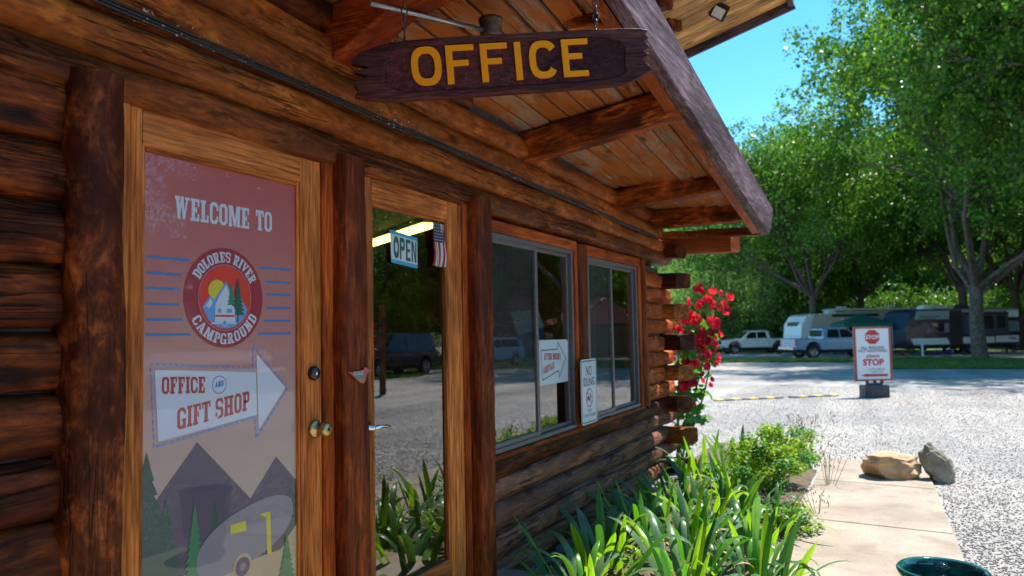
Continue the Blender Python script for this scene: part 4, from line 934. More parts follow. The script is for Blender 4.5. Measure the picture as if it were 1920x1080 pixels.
part('pictogram', [rc(.118, .175, .15, .20), rc(.150, .172, .170, .186), circ(.128, .170, .007, 10), circ(.158, .168, .007, 10), circ(.182, .214, .009, 12), circ(.192, .198, .010, 12), circ(.178, .188, .008, 12)], M_INK, .0037, ni)
for z in (.025, .45): mb = MB(); mb.lathe([(0, .007), (.006, .006), (.008, .003)], 10, M=Matrix(((1, 0, 0, .162), (0, 0, -1, 0), (0, 1, 0, z), (0, 0, 0, 1)))); mb.build('screw', M_GALV, ni)

ah = thing('after_hours_notice', 'white paper notice with an outlined arrow behind the first window', 'notice', P(4.515, -.035, 1.125))
mb = MB(); mb.prism([(0, 0), (.52, -.0), (.53, .288), (.50, .300), (0, .305)], 0, .0015, lambda x, y, d: Vector((x, -d, y))); mb.build('sheet', M_SIGNWH, ah)
ap = [(.06, .235), (.34, .235), (.345, .285), (.48, .165), (.355, .035), (.35, .085), (.065, .035)]
part('arrow_outline', [thick(*ap[i], *ap[(i+1) % 7], .008) for i in range(7)], plain('green_ink', (.03, .12, .06), .5), .0022, ah)
mb = MB(); put_text(mb, 'AFTER HOURS', lambda u, v, d: (.10+.29*u, -(.0022+d), .170-.01*u+.045*v)); put_text(mb, 'ARRIVALS', lambda u, v, d: (.085+.19*u, -(.0022+d), .075+.03*u+.045*v)); mb.build('lettering', M_RINK, ah, fix=False)

M_TEAL = plain('teal_paper', (.03, .36, .55), .5); M_OPENG = plain('dark_green_ink', (.02, .10, .09), .5)
op = thing('open_sign', 'white OPEN sign with blue edges hanging in the second door glass', 'sign', P(2.855, -.010, 1.812), 0)
mb = MB(); mb.prism([(0, .015), (.215, 0), (.215, .150), (-.01, .168)], 0, .002, lambda x, y, d: Vector((x, -d, y))); mb.build('sheet', M_SIGNWH, op)
part('edge_band', [[(0, .015), (.215, 0), (.215, .017), (0, .032)], [(-.009, .152), (.215, .134), (.215, .150), (-.01, .168)]], M_TEAL, .0028, op)
def opn(m_, x0, t, pls):
    part('letter', [[(x0+a*.043, .036-.07*(x0+a*.043)+b*.104+.004) for a, b in p] for p in pls], M_OPENG, .003+t, op)
opn('O', .016, 0, oring(0, 1, 0, 1, .27, 24, sq=.8)); opn('P', .066, 0, [rc(0, 0, .3, 1)]+ring(.2, .42, .95, 1, .28, .15, .15, (6,))); opn('E', .116, 0, [rc(0, 0, .32, 1), rc(.32, 0, .9, .16), rc(.32, .42, .8, .57), rc(.32, .84, .9, 1)])
opn('N', .163, 0, [rc(0, 0, .27, 1), rc(.75, 0, 1.0, 1), [(.1, 1), (.35, 1), (.95, 0), (.7, 0)]])
mb = MB(); mb.tube([(.02, .001, .165), (.11, .001, .235), (.20, .001, .150)], .0012, 5); mb.build('string', M_BLACK, op)

fg = thing('flag', 'small stars and stripes flag hanging stripes down in the glass of the second door', 'flag', P(3.205, -.006, 1.835))
fw, fh = .19, .222; wav = lambda x, z: .006*math.sin(x*70+z*9)
M_FR = plain('flag_red', (.30, .02, .03), .8); M_FW = plain('flag_white', (.55, .52, .50), .8); M_FB = plain('flag_navy', (.02, .03, .08), .8)
def fstrip(mb, x0, x1, z0, z1, m_, d=0):
    n = 10; vs = []
    for i in range(n+1):
        z = z0+(z1-z0)*i/n; sk = .018*math.sin(i*.5)*(1-z/fh)
        for x in (x0, x1): vs.append((x+sk, -wav(x, z)-d, z))
    mb.add(vs, [(2*i, 2*i+1, 2*i+3, 2*i+2) for i in range(n)], m_, True)
mb = MB()
for k in range(13): fstrip(mb, fw*k/13, fw*(k+1)/13, 0, fh, k % 2)
o = mb.build('stripes', [M_FR, M_FW], fg, fix=False)
mb = MB(); fstrip(mb, 0, fw*7/13, fh*.56, fh+.001, 0, .0012); mb.build('canton', M_FB, fg, fix=False)
part('stars', [circ(fw*7/13*(i+.5)/5.5, fh*.58+fh*.42*(j+.4)/6, .0042, 5) for i in range(5) for j in range(6)], M_FW, .010, fg)

# painted bird ornament on the post between the doors
bd = thing('bird_ornament', 'small painted metal hummingbird ornament on the post between the doors', 'ornament', P(2.485, .084, 1.325))
mb = MB(); body = [(-.070, .020), (-.045, .006), (-.02, -.012), (.01, -.030), (.03, -.034), (.045, -.022), (.050, .0), (.064, .012), (.100, .016), (.064, .022), (.052, .030), (.040, .032), (.028, .022), (.0, .018), (-.03, .016)]
M_ORN = [plain('orn_%s' % n, c, .35, metal=.2) for n, c in (('pink', (.45, .10, .12)), ('teal', (.05, .28, .22)), ('orange', (.55, .2, .05)), ('cream', (.6, .55, .45)))]
mb.prism(body, 0, .004, lambda x, y, d: Vector((x, -d, y)), 0); mb.build('body', M_ORN[0], bd)
part('wing', [[(-.03, .01), (.02, .012), (.03, -.02), (.005, -.026)]], M_ORN[1], .0046, bd); part('belly', [[(-.02, -.010), (.012, -.028), (.034, -.032), (.03, -.018)]], M_ORN[2], .0050, bd)
text_mesh('lettering', 'DOLO', .022, M_ORN[3], bd, wallM(-.004, .010, .0052), .0004)

# ------------------------------------------------------------------ rocks
def rock(name, label, loc, sz, mat, seed, rot, cuts=9, group=None):
    rg = random.Random(seed); bm = bmesh.new(); bmesh.ops.create_icosphere(bm, subdivisions=4, radius=1)
    pl = [(Vector((rg.gauss(0, 1), rg.gauss(0, 1), rg.gauss(0, .8))).normalized(), rg.uniform(.62, .88)) for _ in range(cuts)]
    from mathutils import noise
    for v in bm.verts:
        for n_, d_ in pl:
            k = v.co.dot(n_)-d_
            if k > 0: v.co -= n_*k*.94
        v.co += v.normal*(.11*noise.noise(v.co*2.3+Vector((seed, 0, 0)))+.06*noise.noise(v.co*6)+.03*noise.noise(v.co*15))
        v.co += v.normal*.045*(1 if math.sin(v.co.z*14+v.co.x*2) > .6 else 0)
        v.co = Vector((v.co.x*sz[0], v.co.y*sz[1], v.co.z*sz[2]))
    for f in bm.faces: f.smooth = False
    me = bpy.data.meshes.new(name); bm.to_mesh(me); bm.free(); me.materials.append(mat)
    o = bpy.data.objects.new(name, me); link(o); o.location = loc; o.rotation_euler = rot; tag(o, label, 'rock'); return o
rock('rock', 'broad tan sandstone rock lying on the end of the path', P(8.12, 2.02, .115), (.21, .27, .175), M_ROCKT, 5, (0, R(4), R(20)))
rock('rock', 'narrow grey lichened stone leaning beside the tan sandstone', P(8.16, 2.43, .115), (.11, .14, .235), M_ROCKG, 12, (R(-24), R(8), R(10)))

# ------------------------------------------------------------------ glazed fountain bowl
M_GLAZE = plain('green_glaze', (.008, .085, .075), .08, coat=1, noise=.3, nscale=6)
M_WATER = glass('water', (.55, .7, .65), 1.5, .0); M_BUB = glass('bubbling_water', (.75, .9, 1.0), 1.6, .1)
fo_ = thing('fountain_bowl', 'dark green glazed fountain bowl with a bubbling jet beside the path', 'fountain', P(3.75, 2.215, .02))
fo_.scale = (.80, .80, .96)
mb = MB(); mb.lathe([(0, 0), (.13, 0), (.15, .03), (.19, .16), (.212, .32), (.214, .40), (.226, .415), (.226, .43), (.214, .437), (.198, .43), (.194, .40), (.18, .30), (.15, .12), (0, .10)], 48); mb.build('bowl', M_GLAZE, fo_)
mb = MB(); mb.lathe([(0, .372), (.08, .373), (.190, .372)], 40); mb.build('water', M_WATER, fo_)
mb = MB(); mb.lathe([(.0, .36), (.028, .36), (.03, .38), (.022, .40), (.0, .405)], 16); mb.build('nozzle', M_DKMETAL, fo_)
bm = bmesh.new(); bmesh.ops.create_icosphere(bm, subdivisions=3, radius=.034)
for v in bm.verts: v.co += v.normal*.005*math.sin(v.co.x*300+v.co.z*220)*math.sin(v.co.y*260); v.co.z = v.co.z*.8+.435
me = bpy.data.meshes.new('water_jet'); bm.to_mesh(me); bm.free(); me.materials.append(M_BUB)
for p in me.polygons: p.use_smooth = True
link(bpy.data.objects.new('water_jet', me), fo_)

# ------------------------------------------------------------------ STOP sign in the lot
sgz = gs(18.63, 1.73)
ss_ = thing('stop_sign_board', 'white please STOP sign with red frame on a dark block in the gravel lot', 'sign', P(18.63, 1.73, sgz), R(26.57-90)-R(2))
M_REDF = plain('red_frame_wood', (.30, .065, .04), .55, noise=.2, nscale=12); M_BASE = plain('dark_block', (.045, .045, .055), .6, noise=.3)
mb = MB(); mb.box((0, 0, .14), (.54, .34, .28)); mb.box((0, 0, .29), (.30, .2, .06)); mb.build('base', M_BASE, ss_, bevel=.02)
for x in (-.15, .02, .17): mb = MB(); mb.box((x, -.0, .335), (.05, .05, .09)); mb.build('foot', M_BASE, ss_)
pw, ph, pz = .83, 1.20, .37
mb = MB(); mb.box((0, .0, pz+ph/2), (pw-.06, .03, ph-.06)); mb.build('panel', M_SIGNWH, ss_)
for x in (-1, 1): mb = MB(); mb.box((x*(pw/2-.025), 0, pz+ph/2), (.05, .05, ph)); mb.build('frame', M_REDF, ss_, bevel=.004)
for z in (pz+.018, pz+ph-.018): mb = MB(); mb.box((0, 0, z), (pw-.101, .048, .036)); mb.build('frame', M_REDF, ss_, bevel=.004)
oc = [(.17*math.cos(R(22.5+45*k)), pz+ph-.225+.17*math.sin(R(22.5+45*k))) for k in range(8)]
part('octagon', [oc], M_RINK, .018, ss_)
def stxt(t, x, z, sz, m_, off=0, xs=1): text_mesh('lettering', t, sz, m_, ss_, wallM(x, z, .0205 if m_ is M_SIGNWH else .0185), off, xs=xs)
stxt('STOP', 0, pz+ph-.232, .125, M_SIGNWH, .004); stxt('ALL PERSONS', 0, pz+.735, .085, M_INK, .001); stxt('NOT REGISTERED', 0, pz+.665, .080, M_INK, .001)
stxt('please', 0, pz+.555, .115, M_RINK, .002); stxt('STOP', 0, pz+.405, .19, M_RINK, .008); stxt('LATE NIGHT', .075, pz+.255, .065, M_INK); stxt('CHECK-IN', .075, pz+.195, .06, M_INK)
part('arrow', [rc(-.14, pz+.095, .31, pz+.150), [(-.29, pz+.122), (-.13, pz+.165), (-.13, pz+.08)]], M_RINK, .0185, ss_)

# yellow and grey low marker strip across the lot
M_YB = plain('yellow_marker', (.62, .42, .06), .6, noise=.2); M_GB = plain('grey_marker', (.13, .13, .15), .7, noise=.2)
bu = thing('speed_bump', 'low yellow and grey striped strip lying across the gravel lot', 'speed bump', (0, 0, 0))
a = Vector((16.6, 1.38)); b = Vector((18.85, -.95)); nseg = 15
for i in range(nseg):
    if i in (8,): continue
    q = a.lerp(b, (i+.5)/nseg); mb = MB(); L_ = (b-a).length/nseg*.92; rot = Matrix.Rotation(math.atan2(b.y-a.y, b.x-a.x), 3, 'Z')
    mb.box((q.x, q.y, gz(q.x, q.y)+.012), (L_, .17, .05), 0, rot); mb.build('segment', M_YB if i % 2 == 0 else M_GB, bu, bevel=.01, segs=1)

# ------------------------------------------------------------------ trees
def tree_mesh(seed, H, r0, fork, spread, nleaf, lsize, nlimb=6, droop=0.0, dens=.55, bare=.25, low=.35, leafmat=None, bark=None, name='tree', upb=.35):
    """returns (trunk mesh, crown mesh)"""
    rg = random.Random(seed); segs = []; tips = []
    def grow(p, d, L, r, lvl):
        n = 4 if lvl < 2 else 3; q = p.copy(); path = [q.copy()]; rad = [r]
        for i in range(n):
            d = (d+Vector((rg.gauss(0, .16), rg.gauss(0, .16), rg.gauss(0, .10)+upb*.10-droop*.25*(lvl > 1)))).normalized()
            q = q+d*L/n; path.append(q.copy()); rad.append(r*(1-.55*(i+1)/n))
            if lvl < 4 and i >= (1 if lvl else 1):
                for _ in range(2 if lvl < 3 else 1):
                    a = Vector((rg.gauss(0, 1), rg.gauss(0, 1), rg.gauss(.25-droop*.6, .6))).normalized()
                    nd = (d*.75+a*.75).normalized(); grow(q, nd, L*rg.uniform(.5, .72), rad[-1]*.66, lvl+1)
        segs.append((path, rad, lvl))
        if lvl >= 2: tips.extend([(x, lvl) for x in path[1:]])
    t0 = [Vector((0, 0, -.15)), Vector((0, 0, .25)), Vector((.02*H*.2, 0, fork*.5)), Vector((.0, .03, fork))]
    segs.append((t0, [r0*1.45, r0*1.1, r0*.95, r0*.9], -1))
    for k in range(nlimb):
        a = 2*math.pi*(k+.3*rg.random())/nlimb; up = rg.uniform(.55, 1.6) if k else 3.0
        d = Vector((math.cos(a)*spread, math.sin(a)*spread, up)).normalized()
        grow(Vector((0, 0, fork*rg.uniform(low, 1.0) if k > 2 else fork*.95)), d, (H-fork)*rg.uniform(.42, .60), r0*rg.uniform(.38, .6), 0)
    mb = MB()
    for path, rad, lvl in segs:
        if lvl <= 3: mb.tube(path, [max(.008, q) for q in rad], 10 if lvl < 0 else 7 if lvl < 1 else 5 if lvl < 3 else 3, cap=False)
    me = bpy.data.meshes.new(name+'_trunk'); me.from_pydata(mb.v, [], mb.f); me.polygons.foreach_set('use_smooth', mb.s); me.materials.append(bark or M_BARK)
    rn = np.random.default_rng(seed); T = np.array([tuple(t[0]) for t in tips]); lv = np.array([t[1] for t in tips])
    keep = rn.random(len(T)) > bare; T = T[keep]
    cl = T[rn.integers(0, len(T), nleaf//20)]+rn.normal(0, dens*.50, (nleaf//20, 3))
    c = np.repeat(cl, 20, 0)+rn.normal(0, dens*.27, (len(cl)*20, 3)); c[:, 2] -= droop*np.abs(rn.normal(0, .8, len(c)))
    n = len(c); a = rn.normal(0, 1, (n, 3)); a[:, 2] -= .5+droop*2; a /= np.linalg.norm(a, axis=1)[:, None]
    b = rn.normal(0, 1, (n, 3)); b -= (a*b).sum(1)[:, None]*a; b /= np.linalg.norm(b, axis=1)[:, None]
    s = lsize*rn.uniform(.45, 1.7, (n, 1)); w = s*(.42 if droop < .3 else .2)
    V = np.stack([c-a*s*.5, c+b*w-a*s*.05, c+a*s*.5, c-b*w-a*s*.05], 1).reshape(-1, 3)
    me2 = bpy.data.meshes.new(name+'_crown'); nv = len(V)
    me2.vertices.add(nv); me2.vertices.foreach_set('co', V.astype(np.float32).ravel()); me2.loops.add(nv); me2.loops.foreach_set('vertex_index', np.arange(nv, dtype=np.int32))
    me2.polygons.add(n); me2.polygons.foreach_set('loop_start', np.arange(0, nv, 4, dtype=np.int32)); me2.polygons.foreach_set('loop_total', np.full(n, 4, dtype=np.int32)); me2.materials.append(leafmat or M_LEAF); me2.update()
    return me, me2
def tree(name, label, meshes, s, n, scale=1, rot=0, sc3=None, group=None, cat='tree', z=None):
    r_ = thing(name, label, cat, P(s, n, gs(s, n) if z is None else z), rot, group); r_.scale = sc3 or (scale, scale, scale)
    link(bpy.data.objects.new('trunk', meshes[0]), r_); link(bpy.data.objects.new('crown', meshes[1]), r_); return r_
T_BIG = tree_mesh(11, 23, .38, 4.2, .95, 150000, .165, 7, .12, .80, .10, .7, M_LEAF, M_BARK, 'big')
T_MID = tree_mesh(23, 18, .30, 4.6, .9, 100000, .16, 8, .08, .85, .03, .85, M_LEAFB, M_BARKD, 'mid')
T_RND = tree_mesh(31, 12, .26, 2.0, 1.1, 70000, .155, 8, .1, .70, .05, .5, M_LEAF, M_BARKD, 'round')
T_WIL = tree_mesh(47, 8.5, .2, .8, 1.1, 60000, .155, 9, .55, .65, .02, .3, M_WILLOW, M_BARK, 'willow')
tree('cottonwood_tree', 'large grey barked cottonwood with spreading limbs on the right lawn', T_BIG, 50.0, 6.7, 1.0, 1.9)
tree('cottonwood_tree', 'broad cottonwood crown reaching in at the right edge nearer than the others', T_BIG, 37.5, 13.0, .92, 4.0)
tree('cottonwood_tree', 'tall cottonwood trunk rising behind the silver blue pickup', T_MID, 62.5, -3.0, 1.0, .6)
tree('cottonwood_tree', 'slender tree trunk behind the green canopy', T_MID, 79.0, -.1, 1.08, 2.5)
tree('cottonwood_tree', 'brown trunked tree just behind the big cottonwood and black trailer', T_MID, 68.0, 7.4, 1.1, 4.0)
tree('cottonwood_tree', 'dark trunked tree at the far right behind the black trailer', T_MID, 72, 11.4, 1.1, 5.1)
tree('green_tree', 'leafy round tree left of the tall cottonwood trunk and behind the pickups', T_RND, 80.0, -7.0, 1.15, 1.0)
tree('willow_tree', 'pale green willow rising behind the white pickup and red hollyhock', T_WIL, 74, -13.5, 1.25, .2)
tree('willow_tree', 'pale feathery willow between the white pickup and the eave', T_WIL, 80, -11.0, 1.45, 2.2)
gl_ = 'trees filling the background behind the parked trailers'
bgl = 'background tree crown in the green mass behind the parked trailers'
cnt_ = {}
for i, (s, n, k, sc_) in enumerate(((104, -26, 1, 1.0), (112, -19, 2, 1.4), (114, -11, 0, .85), (108, -4, 1, 1.05), (116, 4, 2, 1.6), (108, 10, 1, 1.1), (114, 19, 1, 1.2), (100, 22, 2, 1.4), (92, 27, 1, 1.2), (90, 34, 1, 1.2), (74, 30, 1, 1.1),
                                   (124, -34, 1, 1.1), (134, -22, 1, 1.15), (136, -8, 1, 1.25), (136, 8, 1, 1.3), (134, 24, 1, 1.35), (122, 40, 1, 1.3), (84, -9.5, 2, .8), (86, -17, 2, .75), (100, -26, 2, 1.0))):
    x_ = s*_r0.x-(n-2.045)*_r0.y; y_ = s*math.cos(WALL_AZ)-(n-2.045)*math.sin(WALL_AZ); px_ = 960+1400*x_/y_
    wh = 'above the log corner' if px_ < 1345 else 'above the white pickup' if px_ < 1480 else 'above the silver blue pickup' if px_ < 1600 else 'above the stop sign' if px_ < 1690 else 'above the black trailer front' if px_ < 1810 else 'right of the big cottonwood trunk' if px_ < 1960 else 'beyond the right edge'
    od = cnt_.get(wh, 0); cnt_[wh] = od+1
    tree('background_tree', '%s green tree %s, %s of the background trees there' % (('broad', 'tall', 'round')[k], wh, ('first', 'second', 'third', 'fourth', 'fifth', 'sixth', 'seventh')[od]), (T_BIG, T_MID, T_RND)[k], s, n, sc_, i*1.7, group=gl_)
# trees on the right of the lot, mirrored in the glass
rl = 'tree standing across the gravel lot opposite the office windows'
for i, (s, n, k, sc_) in enumerate(((31, 27, 0, .62), (54, 28, 1, 1.0), (66, 30, 2, 1.1), (70, 38, 1, 1.2), (57, 22, 2, 1.0), (-14, 30, 1, 1.0), (78, 30, 1, 1.2), (72, 23, 2, 1.1), (46, 42, 2, .8), (34, 48, 2, .85), (60, 50, 2, .9), (20, 50, 2, .8), (5, 50, 2, .8), (-8, 46, 2, .85), (53, 34, 2, .75), (41, 38, 2, .62), (27, 44, 2, .7), (12, 50, 2, .8), (66, 44, 2, .9), (50, 46, 1, .6), (44, 30, 2, .5))):
    tree('background_tree', rl, (T_BIG, T_MID, T_RND)[k], s, n, sc_, i*2.1+1, group='trees across the lot')
# low shrubs at the back
def side_of(s, n):
    x_ = s*_r0.x-(n-2.045)*_r0.y; y_ = s*math.cos(WALL_AZ)-(n-2.045)*math.sin(WALL_AZ); q = 960+1400*x_/y_
    return 'left of the white pickup' if q < 1370 else 'behind the white pickup' if q < 1480 else 'behind the silver blue pickup' if q < 1600 else 'behind the stop sign' if q < 1690 else 'behind the black trailer' if q < 1890 else 'at the right edge'
cnt_ = {}
for i, (s, n, sc_) in enumerate(((74, -20, .5), (90, -14, .6), (92, -8, .55), (90, -3, .55), (93, 2, .55), (91, 7, .6), (88, 12, .55), (86, 17.5, .6), (94, 14, .65), (98, -20, .55), (74, 22, .55))):
    wh = side_of(s, n); od = cnt_.get(wh, 0); cnt_[wh] = od+1
    tree('background_shrub', '%s leafy shrub %s, %s of the shrubs there' % (('pale' if i % 3 == 0 else 'green'), wh, ('first', 'second', 'third', 'fourth', 'fifth')[od]), T_WIL if i % 3 == 0 else T_RND, s, n, sc_, i*1.3, sc3=(sc_*1.5, sc_*1.5, sc_), group='shrubs below the background trees', cat='shrub', z=gs(s, n)-.8)

# ------------------------------------------------------------------ vehicles
M_TYRE = plain('tyre_rubber', (.018, .018, .02), .8); M_RIM = plain('wheel_rim', (.5, .5, .53), .25, metal=.9); M_UNDER = plain('underbody', (.015, .015, .018), .8)
M_TAIL = plain('tail_lamp_red', (.5, .01, .015), .2, coat=1); M_LAMP = plain('head_lamp', (.7, .7, .72), .1, coat=1); M_CHR = plain('bumper_chrome', (.55, .55, .58), .15, metal=1)
def wheel(parent, x, y, r, w=.25, nsp=6):
    s = 1 if y > 0 else -1
    Mx = Matrix.Translation((x, y, r)) @ Matrix.Rotation(-s*math.pi/2, 4, 'X')
    mb = MB(); mb.lathe([(r*.62, -w/2), (r*.92, -w/2), (r, -w*.36), (r, w*.36), (r*.92, w/2), (r*.62, w/2), (r*.60, w*.3), (r*.6, -w*.3), (r*.62, -w/2)], 28, M=Mx)
    t = mb.build('wheel', M_TYRE, parent)
    mb = MB(); mb.lathe([(r*.61, w*.46), (r*.57, w*.47), (r*.54, w*.30)], 28, M=Mx); mb.lathe([(0, w*.40), (r*.13, w*.40), (r*.15, w*.33)], 16, M=Mx)
    for k in range(nsp):
        a = 2*math.pi*k/nsp; c = Mx @ Vector((r*.34*math.cos(a), r*.34*math.sin(a), w*.33)); rt = Mx.to_3x3() @ Matrix.Rotation(a, 3, 'Z')
        mb.box(c, (r*.46, r*.13, .03), 0, rt)
    mb.build('rim', M_RIM, t, fix=True)
def arch(cx_, r, z0, n=10): return [(cx_-r*math.cos(math.pi*k/n), z0+r*math.sin(math.pi*k/n)) for k in range(n+1)]
def pickup(name, label, loc, rotz, paint, lower=None):
    """nose towards +x, left side +y"""
    t = thing(name, label, 'pickup truck', loc, rotz); W = 2.0; hw = W/2
    fx, rx, wr = 1.95, -1.75, .41
    low = [(-2.92, .62)]+arch(rx, .52, .55)+arch(fx, .52, .55)+[(2.85, .58), (2.93, .75), (2.93, 1.05), (2.86, 1.16), (1.75, 1.24), (1.25, 1.27), (-2.92, 1.25)]
    mb = MB(); mb.prism(low, -hw, hw, lambda x, y, d: Vector((x, d, y))); mb.build('body', paint, t, bevel=.05, segs=3)
    # cab with tumblehome
    cabp = [(-1.05, 1.24, .94), (1.38, 1.25, .94), (.62, 1.86, .76), (.25, 1.93, .74), (-.70, 1.93, .74), (-.98, 1.84, .76)]
    mb = MB(); n = len(cabp); vs = [(x, -w, z) for x, z, w in cabp]+[(x, w, z) for x, z, w in cabp]
    mb.add(vs, [tuple(range(n)), tuple(range(2*n-1, n-1, -1))]+[(i, i+n, (i+1) % n+n, (i+1) % n) for i in range(n)]); mb.build('cab', paint, t, bevel=.04, segs=3)
    def side(pts, y0, y1, z0, z1, sgn, dd=.008): # point on the sloped side
        return [Vector((x, sgn*(.94-(z-1.24)/(1.90-1.24)*.19+dd), z)) for x, z in pts]
    for sgn in (1, -1):
        for pts in ([(-.80, 1.30), (.02, 1.30), (.02, 1.80), (-.66, 1.80)], [(.10, 1.30), (1.13, 1.30), (.60, 1.78), (.10, 1.80)]):
            mb = MB(); a = side(pts, 0, 0, 0, 0, sgn, .006); b = side(pts, 0, 0, 0, 0, sgn, -.03); m_ = len(a)
            mb.add(a+b, [tuple(range(m_)), tuple(range(2*m_-1, m_-1, -1))]+[(i, (i+1) % m_, m_+(i+1) % m_, m_+i) for i in range(m_)]); mb.build('window', M_CARGLASS, t)
        for x in (-.90, .06, 1.20): mb = MB(); mb.box((x, sgn*(hw+.001), .93), (.012, .006, .56)); mb.build('door_seam', M_UNDER, t)
        for x in (-.75, .20): mb = MB(); mb.box((x, sgn*(hw+.012), 1.12), (.16, .03, .03)); mb.build('door_handle', M_CHR, t, bevel=.006)
        mb = MB(); mb.box((1.05, sgn*(hw+.12), 1.35), (.10, .20, .24)); mb.build('mirror', M_CHR, t, bevel=.03)
        mb = MB(); mb.box((-2.90, sgn*(hw-.075), 1.02), (.07, .16, .36)); mb.build('tail_lamp', M_TAIL, t, bevel=.02)
        mb = MB(); mb.box((2.88, sgn*(hw-.20), .98), (.12, .34, .2)); mb.build('headlight', M_LAMP, t, bevel=.02)
        mb = MB(); mb.box((.10, sgn*(hw-.10), .46), (2.4, .14, .05)); mb.build('running_board', M_UNDER, t, bevel=.01)
        for x in (fx, rx):
            wheel(t, x, sgn*(hw-.15), wr); mb = MB()
            mb.add([Vector((x+.53*math.cos(math.pi*k/12)*q, sgn*(hw+.012), .55+.53*math.sin(math.pi*k/12)*q)) for k in range(13) for q in (1, 1.10)]+[Vector((x+.53*math.cos(math.pi*k/12)*q, sgn*(hw-.02), .55+.53*math.sin(math.pi*k/12)*q)) for k in range(13) for q in (1, 1.10)],
                   [(2*k, 2*k+1, 2*k+3, 2*k+2) for k in range(12)]+[(2*k, 2*k+2, 2*k+28, 2*k+26) for k in range(12)]+[(2*k+1, 2*k+27, 2*k+29, 2*k+3) for k in range(12)]); mb.build('wheel_arch', lower or paint, t)
    mb = MB(); mb.add([(1.30, -.80, 1.29), (1.30, .80, 1.29), (.66, .68, 1.80), (.66, -.68, 1.80)], [(0, 1, 2, 3)]); o = mb.build('windscreen', M_CARGLASS, t); o.location.x = .06; o.location.z = .03
    mb = MB(); mb.box((-1.04, 0, 1.56), (.05, 1.40, .42)); mb.build('window', M_CARGLASS, t)
    mb = MB(); mb.box((-1.98, 0, 1.252), (1.70, 1.72, .012)); mb.build('bed_cover', M_UNDER, t)
    mb = MB(); mb.box((-3.0, 0, .66), (.20, 1.9, .20)); mb.build('bumper', M_CHR, t, bevel=.03)
    mb = MB(); mb.box((2.98, 0, .62), (.18, 1.92, .26)); mb.build('bumper', M_CHR, t, bevel=.03)
    mb = MB(); mb.box((2.93, 0, .98), (.05, 1.25, .30)); mb.build('grille', M_UNDER, t, bevel=.01)
    mb = MB(); mb.box((0, 0, .52), (5.4, 1.55, .28)); mb.build('underbody', M_UNDER, t)
    mb = MB(); mb.box((-2.935, 0, .82), (.012, .32, .14)); mb.build('number_plate', M_SIGNWH, t)
    return t
M_SILV = plain('silver_blue_paint', (.22, .37, .55), .25, metal=.1, coat=1); M_WPAINT = plain('off_white_paint', (.82, .80, .75), .3, coat=1); M_TAN = plain('tan_lower_paint', (.25, .19, .14), .4)
def face(s, n, ds, dn): return math.atan2(-dn, ds)
pickup('pickup_truck', 'silver blue crew cab pickup parked behind the stop sign', P(51.6, -1.15, gs(51.5, -1.2)), math.atan2(-.835, .55), M_SILV)
pickup('pickup_truck', 'white crew cab pickup facing left behind the red flowers', P(64.6, -7.9, gs(64.6, -7.9)), math.atan2(.87, -.49), M_WPAINT, M_TAN)
def car(name, label, loc, rotz, paint, Lc=4.6, Hc=1.65, suv=True, cat='car'):
    t = thing(name, label, cat, loc, rotz); h = Lc/2; hw = .93
    low = [(-h, .45)]+arch(-h*.62, .40, .42)+arch(h*.62, .40, .42)+[(h-.03, .45), (h, .7), (h-.12, .92), (h*.45, 1.02), (-h+.05, 1.04), (-h, .8)]
    mb = MB(); mb.prism(low, -hw, hw, lambda x, y, d: Vector((x, d, y))); mb.build('body', paint, t, bevel=.06, segs=3)
    rb = -h+.12 if suv else -h*.55
    cp = [(rb, 1.0, .88), (h*.48, 1.0, .86), (h*.12, Hc-.06, .70), (-.1, Hc, .68), (rb+.35, Hc-.02, .68), (rb+.12, Hc-.12, .72)]
    n = len(cp); vs = [(x, -w, z) for x, z, w in cp]+[(x, w, z) for x, z, w in cp]
    mb = MB(); mb.add(vs, [tuple(range(n)), tuple(range(2*n-1, n-1, -1))]+[(i, i+n, (i+1) % n+n, (i+1) % n) for i in range(n)]); mb.build('cab', paint, t, bevel=.04)
    for sgn in (1, -1):
        for xa, xb, xc, xd_ in ((rb+.25, -.25, -.25, rb+.42), (-.17, h*.38, h*.10, -.17)):
            q = lambda x, z: Vector((x, sgn*(.885-(z-1.0)/(Hc-1.0)*.19+.008), z)); pts = [q(xa, 1.07), q(xb, 1.07), q(xc, Hc-.13), q(xd_, Hc-.13)]
            mb = MB(); mb.add(pts+[p-Vector((0, sgn*.03, 0)) for p in pts], [(0, 1, 2, 3), (7, 6, 5, 4), (0, 4, 5, 1), (1, 5, 6, 2), (2, 6, 7, 3), (3, 7, 4, 0)]); mb.build('window', M_CARGLASS, t)
        for x in (-h*.62, h*.62): wheel(t, x, sgn*(hw-.13), .35, .22, 5)
        mb = MB(); mb.box((h-.04, sgn*.68, .78), (.1, .3, .14)); mb.build('headlight', M_LAMP, t, bevel=.02)
        mb = MB(); mb.box((-h+.02, sgn*.72, .88), (.08, .22, .18)); mb.build('tail_lamp', M_TAIL, t, bevel=.02)
        mb = MB(); mb.box((h*.34, sgn*(hw+.07), 1.08), (.08, .16, .14)); mb.build('mirror', paint, t, bevel=.02)
    mb = MB(); mb.add([(h*.47, -.76, 1.03), (h*.47, .76, 1.03), (h*.14, .62, Hc-.1), (h*.14, -.62, Hc-.1)], [(0, 1, 2, 3)]); o = mb.build('windscreen', M_CARGLASS, t); o.location.x = .03; o.location.z = .02
    mb = MB(); mb.box((0, 0, .38), (Lc*.86, 1.5, .2)); mb.build('underbody', M_UNDER, t)
    return t
M_NAVY = plain('navy_paint', (.012, .04, .11), .2, coat=1); M_BLK = plain('black_paint', (.015, .016, .02), .2, coat=1)
car('parked_car', 'dark blue car half hidden behind the silver pickup tailgate', P(70, -4.7, gs(70, -4.7)), math.atan2(-.2, .9), M_NAVY, 4.4, 1.6)
